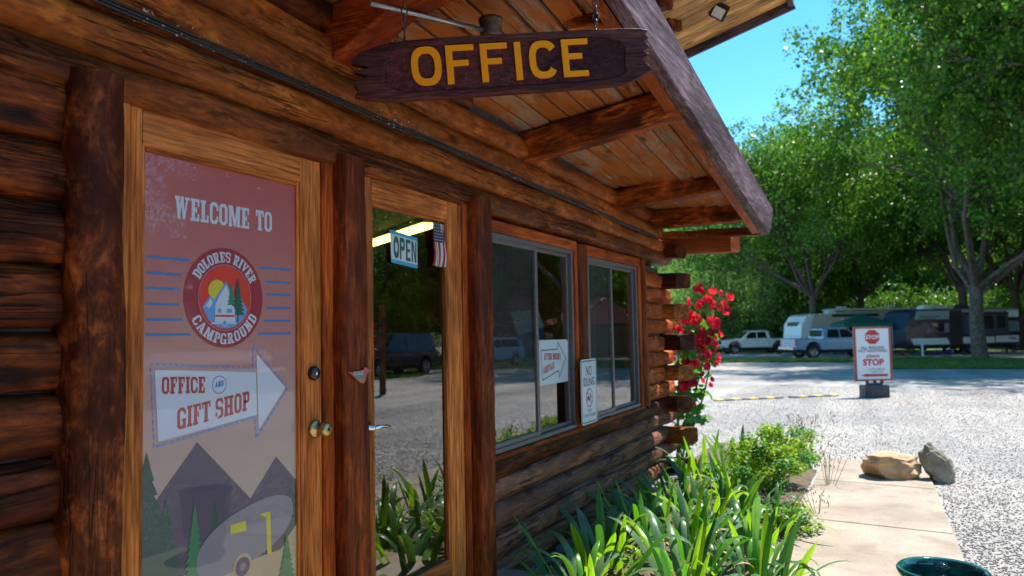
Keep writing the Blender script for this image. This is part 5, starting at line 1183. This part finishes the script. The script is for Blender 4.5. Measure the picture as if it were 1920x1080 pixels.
car('parked_car', 'dark vehicle at the right edge behind the black trailer', P(80.2, 13.6, gs(80, 13)), math.atan2(-.7, .6), M_BLK, 4.8, 1.8)
car('parked_car', 'dark off-road vehicle parked across the lot opposite the doors', P(26.5, 17.2, gs(26.5, 17.2)), math.atan2(-.15, -1), M_BLK, 4.6, 1.85)
car('parked_car', 'blue grey car parked across the lot near the red roofed building', P(36, 17.5, gs(36, 17.5)), math.atan2(-.15, -1), M_SILV, 4.6, 1.6)

# trailers
M_RVW = plain('trailer_white', (.78, .79, .80), .35, coat=.5); M_RVT = plain('trailer_cream', (.52, .48, .40), .45); M_RVB = plain('trailer_black', (.02, .02, .028), .3, coat=.6)
M_RVG = plain('trailer_grey', (.20, .23, .28), .4, coat=.4); M_RVN = plain('trailer_navy_cap', (.015, .05, .10), .3, coat=.6)
def rv(name, label, loc, rotz, prof, W, mat, cat='travel trailer'):
    t = thing(name, label, cat, loc, rotz); mb = MB(); mb.prism(prof, -W/2, W/2, lambda x, y, d: Vector((x, d, y))); mb.build('body', mat, t, bevel=.07, segs=3); return t
def pl_(t, nm, x0, z0, x1, z1, W, m_, d=.015, sk=0, sides=(-1, 1)):
    for sgn in sides: mb = MB(); mb.prism([(x0, z0), (x1, z0), (x1+sk, z1), (x0+sk, z1)], W/2-.03, W/2+d, lambda x, y, q: Vector((x, sgn*q, y))); mb.build(nm, m_, t)
def roof_unit(t, x, z, m_=None, w=.8): mb = MB(); mb.prism([(x-w/2, z-.05), (x+w/2, z-.05), (x+w/2-.08, z+.26), (x-w/2+.18, z+.28)], -.35, .35, lambda a, b, d: Vector((a, d, b))); mb.build('roof_air_unit', m_ or M_RVW, t, bevel=.04)
W = 2.45
M_RVS = plain('trailer_silver', (.34, .38, .40), .4, coat=.4)
M_RVD = plain('trailer_slate', (.055, .065, .085), .4, coat=.4)
# black and white trailer, nose on the left (nose = -x)
D_ = rv('travel_trailer', 'black and white travel trailer behind the big cottonwood trunk', P(61.3, 6.1, gs(61, 6)+.02), math.atan2(-.80, .60),
        [(-4.55, .95), (-4.1, .62), (4.35, .62), (4.45, .80), (4.45, 3.15), (-3.6, 3.15), (-4.2, 2.9), (-4.75, 1.7)], W, M_RVD)
pl_(D_, 'lower_panel', -4.0, .72, -1.2, 1.15, W, M_RVW, sk=-.22); pl_(D_, 'lower_panel', -.15, .74, 2.35, 1.18, W, M_RVW); pl_(D_, 'lower_panel', 2.45, .76, 4.3, 1.22, W, M_RVW)
pl_(D_, 'dark_band', -4.5, 1.20, 4.40, 1.48, W, M_RVB, .012); pl_(D_, 'door', -1.15, .66, -.20, 2.95, W, M_RVB, .03); pl_(D_, 'dark_band', -4.2, 2.22, -1.2, 2.42, W, M_RVB, .012, -.0)
pl_(D_, 'upper_stripe', -3.5, 2.62, -1.9, 2.68, W, M_RVB, .012); pl_(D_, 'upper_stripe', -3.6, 2.48, -2.2, 2.53, W, M_RVB, .012); pl_(D_, 'dark_panel', -4.3, 1.5, -3.0, 2.2, W, M_RVB, .011, .3)
pl_(D_, 'window', -2.7, 1.58, -1.6, 2.18, W, M_CARGLASS, .03); pl_(D_, 'slide_out', .0, 1.30, 3.15, 2.80, W, M_RVD, .42, sides=(-1,))
pl_(D_, 'slide_out_trim', -.03, 2.72, 3.18, 2.86, W, M_RVB, .45, sides=(-1,)); pl_(D_, 'window', .95, 1.75, 1.9, 2.60, W, M_CARGLASS, .45, sides=(-1,)); pl_(D_, 'window', 2.25, 1.75, 2.85, 2.60, W, M_CARGLASS, .45, sides=(-1,))
pl_(D_, 'upper_panel', 3.30, 2.50, 4.38, 2.95, W, M_RVW, .014); pl_(D_, 'dark_band', 3.30, 2.28, 4.42, 2.48, W, M_RVB, .013); pl_(D_, 'dark_band', 3.25, 1.22, 3.38, 2.95, W, M_RVB, .016)
mb = MB(); mb.prism([(-4.80, 1.68), (-4.25, 2.92), (-3.65, 3.17), (-3.9, 2.3), (-4.4, 1.5)], -W/2-.02, W/2+.02, lambda x, y, d: Vector((x, d, y))); mb.build('front_cap', M_RVN, D_, bevel=.04)
for a, b in ((3.45, 1.00), (3.75, .86), (3.45, .92)):
    pl_(D_, 'rear_stripe', a, b+.06, a+.62, b+.10, W, M_RVB, .020, .0)
pl_(D_, 'upper_panel', -3.95, 2.44, -1.2, 3.02, W, M_RVS, .009, .1); pl_(D_, 'upper_panel', -.15, 2.88, 4.40, 3.08, W, M_RVS, .009); pl_(D_, 'side_panel', -2.95, 1.55, -1.2, 2.15, W, M_RVG, .008); pl_(D_, 'side_panel', 3.42, 1.5, 4.38, 2.22, W, M_RVG, .008); pl_(D_, 'side_panel', .05, 1.52, .9, 2.3, W, M_RVG, .43, sides=(-1,)); pl_(D_, 'side_panel', .05, 2.42, .9, 2.68, W, M_RVS, .43, sides=(-1,))
roof_unit(D_, -2.1, 3.17); roof_unit(D_, .9, 3.17, M_RVB)
mb = MB(); mb.box((0, 0, .52), (8.2, 1.9, .18)); mb.build('chassis', M_UNDER, D_)
for x in (.5, 1.35):
    for y in (-1.05, 1.05): wheel(D_, x, y, .36, .22, 5)
for x in (-3.8, 3.6): mb = MB(); mb.box((x, -.9, .25), (.08, .08, .55)); mb.build('jack', M_UNDER, D_)
mb = MB(); mb.tube([(-4.3, 0, .5), (-5.4, 0, .45)], .06, 6); mb.build('hitch', M_UNDER, D_)
# white rounded trailer left of the canopy, nose left
A_ = rv('travel_trailer', 'white trailer with rounded nose behind the silver pickup and tree trunk', P(62.9, -1.9, gs(62, -2)+.02), math.atan2(-.80, .60),
        [(-3.2, .8), (-2.95, .55), (4.2, .55), (4.25, 3.05), (-2.0, 3.05), (-2.7, 2.85), (-3.15, 2.2), (-3.25, 1.4)], W, M_RVT)
mb = MB(); mb.prism([(-3.27, 1.0), (-3.25, 1.5), (-3.17, 2.25), (-2.72, 2.9), (-2.0, 3.08), (-2.2, 2.6), (-2.55, 1.6), (-2.6, .9)], -W/2-.02, W/2+.02, lambda x, y, d: Vector((x, d, y))); mb.build('front_cap', M_RVW, A_, bevel=.04)
pl_(A_, 'slide_out', .1, 1.2, 2.7, 2.75, W, M_RVT, .4, sides=(-1,)); pl_(A_, 'window', .5, 1.7, 1.7, 2.4, W, M_CARGLASS, .42, sides=(-1,)); pl_(A_, 'awning', -.6, 2.82, 3.2, 3.0, W, M_RVB, .2, sides=(-1,)); pl_(A_, 'dark_band', -2.5, 1.0, 4.2, 1.12, W, M_RVG, .014)
mb = MB(); mb.box((-3.10, 0, 2.22), (.16, 1.5, .5)); mb.build('window', M_RVB, A_, bevel=.04)
roof_unit(A_, 0, 3.07)
for y in (-1.05, 1.05): wheel(A_, 1.0, y, .36, .22, 5); wheel(A_, 1.8, y, .36, .22, 5)
# long fifth wheel behind
B_ = rv('motorhome', 'long cream motorhome with bright white roof behind the canopy', P(72.2, 1.75, gs(72, 2)+.02), math.atan2(-.86, .50),
        [(-5.2, .7), (-5.0, .5), (5.6, .5), (5.6, 3.55), (-4.6, 3.45), (-5.1, 3.1)], W, M_RVT, 'motorhome')
mb = MB(); mb.box((.4, 0, 3.62), (10.4, W+.1, .16)); mb.build('roof', M_RVW, B_, bevel=.07)
pl_(B_, 'window', -3.0, 2.0, -1.5, 2.7, W, M_CARGLASS, .02); pl_(B_, 'awning', -4.2, 3.1, 4.8, 3.3, W, M_RVG, .18, sides=(-1,)); pl_(B_, 'window', 1.5, 2.0, 3.0, 2.7, W, M_CARGLASS, .02); pl_(B_, 'dark_band', -5.0, 1.0, 5.5, 1.3, W, M_RVG, .014)
roof_unit(B_, -3.7, 3.63); roof_unit(B_, .5, 3.63, None, .6); roof_unit(B_, 4.9, 3.63, None, 1.1)
for y in (-1.05, 1.05): wheel(B_, -3.4, y, .42, .25, 5); wheel(B_, 2.8, y, .42, .25, 5)
E_ = rv('camper_van', 'small white camper with bright roof far behind between the pickups', P(84, -8.6, gs(84, -8.6)+.02), math.atan2(-.9, .45), [(-1.3, .5), (1.3, .5), (1.3, 2.45), (-1.1, 2.5), (-1.3, 2.2)], 2.2, M_RVG, 'camper van')
mb = MB(); mb.prism([(-1.45, 2.45), (1.35, 2.45), (1.2, 2.85), (-1.2, 2.85)], -1.15, 1.15, lambda x, y, d: Vector((x, d, y))); mb.build('roof', M_RVW, E_, bevel=.06)
pl_(E_, 'window', -.8, 1.5, .6, 2.1, 2.2, M_CARGLASS, .02)
for y in (-.95, .95): wheel(E_, -.8, y, .36, .22, 5); wheel(E_, .8, y, .36, .22, 5)
# green canopy
M_CAN = plain('green_canvas', (.006, .12, .085), .7); M_POLE = plain('white_pole', (.55, .56, .58), .4)
cn = thing('canopy', 'dark green pop-up canopy tent behind the stop sign', 'canopy', P(59.0, .35, gs(59, .3)), R(20))
hw = 1.6; mb = MB()
ap_ = Vector((0, 0, 2.95)); ring_ = [Vector((hw*math.copysign(1, math.cos(R(45+90*k))), hw*math.copysign(1, math.sin(R(45+90*k))), 2.25)) for k in range(4)]
mid = [q*.45 + Vector((0, 0, 2.62-2.25*.45)) for q in ring_]
for k in range(4):
    a, b, c_, d_ = ring_[k], ring_[(k+1) % 4], mid[(k+1) % 4], mid[k]; e_ = (a+b)/2+Vector((0, 0, -.0))
    mb.add([a, b, c_, d_], [(0, 1, 2, 3)]); mb.add([d_, c_, ap_], [(0, 1, 2)]); mb.add([a, b, b+Vector((0, 0, -.24)), a+Vector((0, 0, -.24))], [(0, 1, 2, 3)])
mb.build('canvas', M_CAN, cn, fix=False)
for q in ring_: mb = MB(); mb.tube([(q.x*.98, q.y*.98, 0), (q.x*.98, q.y*.98, 2.2)], .025, 6); mb.build('leg', M_POLE, cn)
up = thing('utility_pedestal', 'thin white utility pedestal on the lawn before the black trailer', 'utility post', P(53.0, 3.95, gs(53, 4)))
mb = MB(); mb.box((0, 0, .42), (.15, .12, .84)); mb.build('post', M_POLE, up, bevel=.01); mb = MB(); mb.box((0, 0, .87), (.19, .16, .06)); mb.build('cap', M_POLE, up, bevel=.01)
for i, (s, n, c_, lb, sz_) in enumerate(((55.0, 2.9, (.45, .03, .03), 'small red bucket left of the utility pedestal', .26), (57.5, 5.0, (.02, .05, .35), 'blue bucket on the ground right of the utility pedestal', .34), (58.0, 5.7, (.02, .04, .40), 'low blue tub next to the big cottonwood trunk', .38))):
    b_ = thing('bucket', lb, 'bucket', P(s, n, gs(s, n)+.03)); mb = MB(); mb.lathe([(0, 0), (sz_*.4, 0), (sz_*.5, sz_*.9), (sz_*.54, sz_*.92), (sz_*.46, sz_*.9), (sz_*.38, .03), (0, .03)], 16); mb.build('tub', plain('bucket_%d' % i, c_, .4), b_)
    mb = MB(); mb.tube([(sz_*.5*math.cos(a), 0, sz_*.9+sz_*.35*math.sin(a)) for a in [math.pi*k/8 for k in range(9)]], .008, 5); mb.build('handle', M_POLE, b_)

# building and sign posts across the lot (mirrored in the windows)
bg_ = thing('red_roofed_building', 'low building with a pink red roof across the gravel lot', 'building', P(62, 25, gs(62, 25)), R(-60))
M_PINKR = plain('red_metal_roof', (.50, .13, .12), .5); M_WALLB = plain('brown_wall', (.20, .12, .07), .8, noise=.2)
mb = MB(); mb.box((0, 0, 1.4), (14, 7, 2.8)); mb.build('wall', M_WALLB, bg_)
mb = MB(); mb.prism([(-4.2, 2.75), (4.2, 2.75), (0, 4.9)], -7.6, 7.6, lambda x, y, d: Vector((d, x, y))); mb.build('roof', M_PINKR, bg_)
for x in (-4.5, -1.5, 2, 5): mb = MB(); mb.box((x, -3.52, 1.6), (1.1, .08, 1.1)); mb.build('window', M_CARGLASS, bg_)
ws = thing('wooden_signpost', 'stacked wooden plank sign between posts across the lot', 'signpost', P(16.2, 11.0, gs(16, 11)), R(60))
for x in (-.9, .9): mb = MB(); mb.box((x, 0, 1.2), (.16, .16, 2.4)); mb.build('post', M_INT, ws)
for z, w_ in ((1.1, 1.5), (1.45, 1.6), (1.8, 1.5), (2.2, 1.2)): mb = MB(); mb.box((0, -.09, z), (w_, .05, .26)); mb.build('plank', M_TRIM, ws, bevel=.02)
tb = thing('waste_bin', 'dark round waste bin on a post across the lot', 'bin', P(13.4, 8.6, gs(13, 8.6)))
mb = MB(); mb.lathe([(0, 0), (.28, 0), (.32, .85), (.34, .88), (.30, .92), (.1, 1.02), (0, 1.02)], 20); mb.build('bin', M_BASE, tb)

# ------------------------------------------------------------------ person standing at the rear of the black trailer
def person(loc, rotz, label):
    t = thing('person', label, 'person', loc, rotz)
    J = {'pel': (0, 0, .92, .14), 'sp': (.02, 0, 1.12, .13), 'ch': (.05, 0, 1.32, .15), 'nk': (.07, 0, 1.50, .06), 'hd': (.09, 0, 1.60, .085), 'hd2': (.10, 0, 1.70, .085),
         'shl': (.05, .17, 1.42, .065), 'ell': (.10, .24, 1.16, .045), 'wrl': (.30, .22, 1.05, .032), 'hal': (.37, .21, 1.04, .03), 'shr': (.05, -.17, 1.42, .065), 'elr': (.06, -.25, 1.15, .045), 'wrr': (.15, -.26, .92, .032), 'har': (.18, -.26, .85, .03),
         'hl': (0, .09, .88, .095), 'knl': (.05, .10, .50, .065), 'anl': (0, .10, .09, .045), 'tol': (.15, .11, .04, .035), 'hr': (0, -.09, .88, .095), 'knr': (-.02, -.11, .49, .065), 'anr': (-.09, -.11, .09, .045), 'tor': (.06, -.12, .04, .035)}
    ks = list(J); ed = [('pel', 'sp'), ('sp', 'ch'), ('ch', 'nk'), ('nk', 'hd'), ('hd', 'hd2'), ('ch', 'shl'), ('shl', 'ell'), ('ell', 'wrl'), ('wrl', 'hal'), ('ch', 'shr'), ('shr', 'elr'), ('elr', 'wrr'), ('wrr', 'har'), ('pel', 'hl'), ('hl', 'knl'), ('knl', 'anl'), ('anl', 'tol'), ('pel', 'hr'), ('hr', 'knr'), ('knr', 'anr'), ('anr', 'tor')]
    me = bpy.data.meshes.new('body'); me.from_pydata([J[k][:3] for k in ks], [(ks.index(a), ks.index(b)) for a, b in ed], [])
    o = bpy.data.objects.new('body', me); link(o, t); sk_ = o.modifiers.new('skin', 'SKIN')
    if not me.skin_vertices: me.attributes.new('skin', 'FLOAT_VECTOR', 'POINT') if False else None
    for i, k in enumerate(ks):
        try: me.skin_vertices[0].data[i].radius = (J[k][3],)*2; me.skin_vertices[0].data[i].use_root = (k == 'pel')
        except Exception: pass
    o.modifiers.new('sub', 'SUBSURF').levels = 1; o.modifiers['sub'].render_levels = 1
    m, nt, bs, out = newmat('clothed_figure'); tc_ = nt.nodes.new('ShaderNodeTexCoord'); sp_ = nt.nodes.new('ShaderNodeSeparateXYZ'); nt.links.new(tc_.outputs['Object'], sp_.inputs[0])
    mr_ = nt.nodes.new('ShaderNodeMath'); mr_.operation = 'DIVIDE'; mr_.inputs[1].default_value = 1.8; nt.links.new(sp_.outputs['Z'], mr_.inputs[0])
    rp_ = nt.nodes.new('ShaderNodeValToRGB'); rp_.color_ramp.interpolation = 'CONSTANT'; e = rp_.color_ramp.elements
    for p_, c_ in ((.05, (.015, .015, .02, 1)), (.52, (.10, .14, .13, 1)), (.84, (.42, .25, .18, 1))): q = e.new(p_); q.color = c_
    e[0].color = (.02, .015, .012, 1); nt.links.new(mr_.outputs[0], rp_.inputs[0]); nt.links.new(rp_.outputs[0], bs.inputs[0]); bs.inputs['Roughness'].default_value = .85; me.materials.append(m)
    mb = MB(); mb.lathe([(.105, 1.70), (.11, 1.74), (.09, 1.80), (.0, 1.83)], 16, c=(.10, 0, 0)); mb.lathe([(.105, 1.705), (.15, 1.70), (.105, 1.715)], 16, c=(.12, 0, 0)); mb.build('hat', M_SIGNWH, t)
    return t
person(P(66.0, 10.35, gs(66, 10.3)), R(150), 'person in a white cap and grey green top at the trailer rear').scale = (.88, .88, .88)

# ------------------------------------------------------------------ planting
def blade_mesh(seed, L, w, bend, nseg=8, mat=None):
    rg = random.Random(seed); vs = []; x = z = 0; a = R(4); dl = L/nseg; tw = rg.uniform(-.5, .5)
    for i in range(nseg+1):
        t = i/nseg; ww = w*(.62+.9*t-.2*t*t)*(1-t**3.2)**.8*.75+.0008; tt = tw*t
        c_, s_ = math.cos(tt), math.sin(tt)
        fold = ww*.30
        nx, nz = math.cos(a), -math.sin(a)             # normal direction in bend plane
        vs += [(x+s_*(-ww)+fold*nx, -ww*c_, z+fold*nz), (x-fold*.2*nx, 0, z-fold*.2*nz), (x+s_*ww+fold*nx, ww*c_, z+fold*nz)]
        a += bend*(.25+1.6*t*t)/nseg*2; x += math.sin(a)*dl; z += math.cos(a)*dl
    me = bpy.data.meshes.new('blade'); me.from_pydata(vs, [], [(3*i+k, 3*i+k+1, 3*i+k+4, 3*i+k+3) for i in range(nseg) for k in (0, 1)])
    me.polygons.foreach_set('use_smooth', [True]*len(me.polygons)); me.materials.append(mat); me.update(); return me
BL = []
for i in range(16):
    rg = random.Random(i+50); BL.append(blade_mesh(i, rg.uniform(.46, .68), rg.uniform(.027, .041), [.12, .5, 1.0, 1.6, 2.4, .25, .8, 3.0][i % 8], 9, M_IRIS[(i*5+i//4) % 4]))
rp = random.Random(77)
BL += [blade_mesh(90+i, .5, .018, 1.6+i, 9, M_DRY) for i in range(2)]
def iris(s, n, nb, label, sc_=1.0, lean=0):
    t = thing('iris_clump', label, 'iris plant', P(s, n, .03), rp.uniform(0, 6), 'iris clumps in the bed along the log wall')
    for k in range(nb):
        a = rp.uniform(0, 6.283); r_ = .21*rp.random()**.7; o = bpy.data.objects.new('blade', BL[rp.randrange(16) if rp.random() > .07 else 16+rp.randrange(2)]); link(o, t)
        o.location = (r_*math.cos(a), r_*math.sin(a), 0); tilt = rp.uniform(.02, .48)*(r_/.17+.35)
        o.rotation_euler = (Matrix.Rotation(a+rp.uniform(-.5, .5), 3, 'Z') @ Matrix.Rotation(tilt, 3, 'Y')).to_euler(); q = sc_*rp.uniform(.72, 1.12); o.scale = (q, q*rp.uniform(.9, 1.3), q)
IR = [(3.85, .52, 15, 'iris clump nearest the second door with arching green blades', 1.0), (4.10, .95, 16, 'iris clump at the very front in the middle of the bed', 1.0), (4.35, 1.36, 14, 'iris clump whose blades lean over the path at the picture bottom', 1.0),
      (4.45, .42, 16, 'iris clump close to the wall below the first window', 1.0), (4.75, .85, 18, 'bright iris clump in the middle of the bed front', 1.05), (4.95, 1.22, 16, 'iris clump beside the path edge near the slab joint', .95),
      (5.15, .48, 16, 'upright iris clump against the wall below the NO IDLING sign', 1.0), (5.45, .88, 18, 'iris clump second from the yellow green bush', 1.0), (5.80, .50, 16, 'iris clump by the wall below the second window', 1.0),
      (6.15, .88, 18, 'iris clump just before the yellow green bush', .98), (6.45, .45, 15, 'wall side iris clump beneath the last window', .95), (6.9, .80, 15, 'iris clump behind the yellow green bush', .92),
      (7.2, .42, 14, 'iris clump at the foot of the log corner', .95), (7.75, .62, 15, 'tall iris clump in front of the hollyhock', 1.0), (8.2, .95, 15, 'iris clump at the far end of the bed before the gravel', .95), (5.6, 1.2, 11, 'small iris clump at the path edge with short blades', .75)]
for s, n, nb, lb, sc_ in IR: iris(s, n, int(nb*1.8), lb, sc_*.84)

def leaf_cloud(name, parent, c, rad, n, size, mat, seed, flatz=.8, wid=.45):
    rn = np.random.default_rng(seed); d = rn.normal(0, 1, (n, 3)); d /= np.linalg.norm(d, axis=1)[:, None]; r_ = rn.random((n, 1))**.45
    cc = np.array(c)+d*r_*np.array(rad); cc[:, 2] = np.maximum(cc[:, 2], .02)
    a = rn.normal(0, 1, (n, 3)); a[:, 2] *= .4; a /= np.linalg.norm(a, axis=1)[:, None]; up_ = rn.normal(0, .45, (n, 3)); up_[:, 2] += 1; b = np.cross(a, up_); b /= np.linalg.norm(b, axis=1)[:, None]
    s = size*rn.uniform(.6, 1.3, (n, 1)); V = np.stack([cc-a*s*.5, cc+b*s*wid, cc+a*s*.55, cc-b*s*wid], 1).reshape(-1, 3)
    return np_quads(name, V, mat, parent)
def bush(s, n, label, rad, h, nleaf, seed):
    t = thing('bush', label, 'bush', P(s, n, .02)); rg = random.Random(seed); mb = MB()
    for k in range(26):
        a = rg.uniform(0, 6.28); r_ = rad*rg.uniform(.2, 1.0); e = Vector((r_*math.cos(a), r_*math.sin(a), h*rg.uniform(.6, 1.1))); mb.tube([(0, 0, 0), e*.5+Vector((0, 0, h*.12)), e], [.004, .003, .002], 4, cap=False)
    mb.build('stem', M_HLEAF, t); rn = random.Random(seed); V = []
    for k in range(26):
        a = rn.uniform(0, 6.28); r_ = rad*rn.random()**.6; leaf_cloud('foliage', t, (r_*math.cos(a), r_*math.sin(a), h*rn.uniform(.35, 1.02)), (.10, .10, .07), nleaf//26, .033, M_YLEAF if rn.random() < .75 else M_HLEAF, seed*40+k)
bush(6.55, 1.12, 'yellow green leafy bush spilling over the path edge', .34, .48, 2600, 3)
bush(7.35, 1.10, 'loose yellow green bush farther along the bed', .36, .50, 2400, 4)
bush(5.75, 1.38, 'low yellow green sprig creeping onto the concrete path', .14, .16, 500, 5)
def drystalks(s, n, label, ns, h, seed):
    t = thing('dry_seed_stalks', label, 'dry plant', P(s, n, .02)); rg = random.Random(seed)
    for k in range(ns):
        a = rg.uniform(0, 6.28); r_ = rg.uniform(.05, .32); hh = h*rg.uniform(.7, 1.1); p1 = Vector((r_*math.cos(a), r_*math.sin(a), hh)); mb = MB(); mb.tube([(p1.x*.2, p1.y*.2, 0), p1*.6+Vector((0, 0, .06)), p1], [.0025, .002, .0015], 4, cap=False)
        for j in range(7):
            q = p1+Vector((rg.gauss(0, .025), rg.gauss(0, .025), rg.uniform(-.13, .02))); mb.tube([q, q+Vector((rg.gauss(0, .006), rg.gauss(0, .006), .022))], [.0045, .002], 5, cap=False)
        mb.build('stalk', M_DRY, t)
drystalks(8.3, 1.28, 'dry brown seed stalks at the far end of the planting bed', 14, .50, 1); drystalks(7.5, 1.5, 'dry seed heads beside the yellow green bush and path', 9, .34, 2); drystalks(6.35, 1.5, 'few low dry stalks hanging over the path edge', 7, .16, 3)
# hollyhock: tall stalks with red flowers past the corner
hh_ = thing('hollyhock', 'tall hollyhock with red flowers growing past the log corner', 'hollyhock', P(8.35, -.10, .02))
def flower_mesh(seed, mat):
    rg = random.Random(seed); vs = [(0, 0, .012)]; fs = []
    n = 20
    for j, (r_, z) in enumerate(((.35, .004), (.7, .012), (1.0, .03))):
        for k in range(n): t = 2*math.pi*k/n; rr = .044*r_*(1+.07*math.sin(5*t)*(j > 0)); vs.append((rr*math.cos(t), rr*math.sin(t), z+.006*math.sin(t*9+j)*(j > 0)+rg.uniform(-.002, .002)))
    for k in range(n): fs.append((0, 1+k, 1+(k+1) % n))
    for j in range(2):
        for k in range(n): fs.append((1+j*n+k, 1+(j+1)*n+k, 1+(j+1)*n+(k+1) % n, 1+j*n+(k+1) % n))
    me = bpy.data.meshes.new('flower'); me.from_pydata(vs, [], fs); me.polygons.foreach_set('use_smooth', [True]*len(fs)); me.materials.append(mat); me.update(); return me
FLW = [flower_mesh(i, M_PETAL if i < 3 else M_PETALD) for i in range(4)]
def hleaf_mesh(seed):
    n = 15; vs = [(0, 0, 0)]
    for k in range(n): t = 2*math.pi*k/n; r_ = .07*(1+.22*math.cos(5*t))*(1 if k else .4); vs.append((r_*math.cos(t)+.02, r_*math.sin(t), -.02*math.sin(t*2)**2-.015*(r_/.07)))
    me = bpy.data.meshes.new('leaf'); me.from_pydata(vs, [], [(0, 1+k, 1+(k+1) % n) for k in range(n)]); me.materials.append(M_HLEAF); me.update(); return me
HL = [hleaf_mesh(i) for i in range(2)]
for i, (x0, n0, x1, n1, H_) in enumerate(((0, 0, -.05, .38, 1.97), (.15, .05, .02, .28, 1.92), (-.1, -.02, -.12, .16, 1.72), (.1, .12, .05, .46, 1.92), (.2, -.05, .1, .02, 1.62), (.05, .2, 0, .60, 1.88), (-.05, .05, -.1, .27, 1.45))):
    pa = Vector((x0, -n0*.4, 0)); pb = Vector((x1, -n1, H_)); path = [pa.lerp(pb, k/8)+Vector((.02*math.sin(k+i), .02*math.cos(k*1.3+i), 0)) for k in range(9)]
    mb = MB(); mb.tube(path, [.013-.0012*k for k in range(9)], 6, cap=False); st = mb.build('stalk', M_HLEAF, hh_)
    def at(t_): k = min(7, int(t_*8)); return path[k].lerp(path[k+1], t_*8-k)
    for j in range(24):
        p = at(rp.uniform(.54, .99)); o = bpy.data.objects.new('flower', FLW[rp.randrange(4)]); link(o, hh_); a = rp.uniform(0, 6.28)
        o.location = p+Vector((math.cos(a), math.sin(a), 0))*rp.uniform(.03, .09); o.rotation_euler = Vector((math.cos(a), math.sin(a), rp.uniform(-.1, .8))).to_track_quat('Z', 'Y').to_euler(); q = rp.uniform(.7, 1.15); o.scale = (q, q, q)
    for j in range(4):
        p = at(rp.uniform(.3, .62)); o = bpy.data.objects.new('flower', FLW[rp.randrange(4)]); link(o, hh_); a = rp.uniform(0, 6.28); o.location = p+Vector((math.cos(a), math.sin(a), 0))*.05; o.rotation_euler = Vector((math.cos(a), math.sin(a), .3)).to_track_quat('Z', 'Y').to_euler(); o.scale = (.75,)*3
    for j in range(20):
        p = at(rp.uniform(.10, .86)); o = bpy.data.objects.new('leaf', HL[j % 2]); link(o, hh_); a = rp.uniform(0, 6.28); o.location = p+Vector((math.cos(a), math.sin(a), 0))*rp.uniform(.03, .11); o.rotation_euler = (rp.uniform(-.6, .6), rp.uniform(.0, 1.0), a); q = rp.uniform(.6, 1.25); o.scale = (q, q, q)
    mb = MB(); tip = path[-1]
    for j in range(12): q = tip+Vector((rp.gauss(0, .008), rp.gauss(0, .008), .015*j)); mb.tube([q, q+Vector((0, 0, .014))], [.009-.0005*j, .002], 5, cap=False)
    mb.build('bud', M_WILLOW, hh_)['kind'] = 'stuff'

# dead leaves and litter on the bed and the path
V = []
for i in range(900):
    s_ = rp.uniform(3.6, 9.3); n_ = rp.uniform(.1, path_left(s_)) if i < 780 else rp.uniform(path_left(s_), path_left(s_)+.35*rp.random()+.03)
    c = P(s_, n_, .055 if i < 780 else .027); a = rp.uniform(0, 6.28); l = rp.uniform(.006, .022) if i < 780 else rp.uniform(.003, .010); d = Vector((math.cos(a), math.sin(a), rp.gauss(0, .2)))*l; e = Vector((-math.sin(a), math.cos(a), rp.gauss(0, .2)))*l*.4
    V += [c-d, c+e, c+d, c-e]
o = np_quads('leaf_litter', np.array([tuple(q) for q in V]), M_DRY); tag(o, 'dry brown leaf litter scattered over the bed and path edge', 'leaf litter'); o['kind'] = 'stuff'
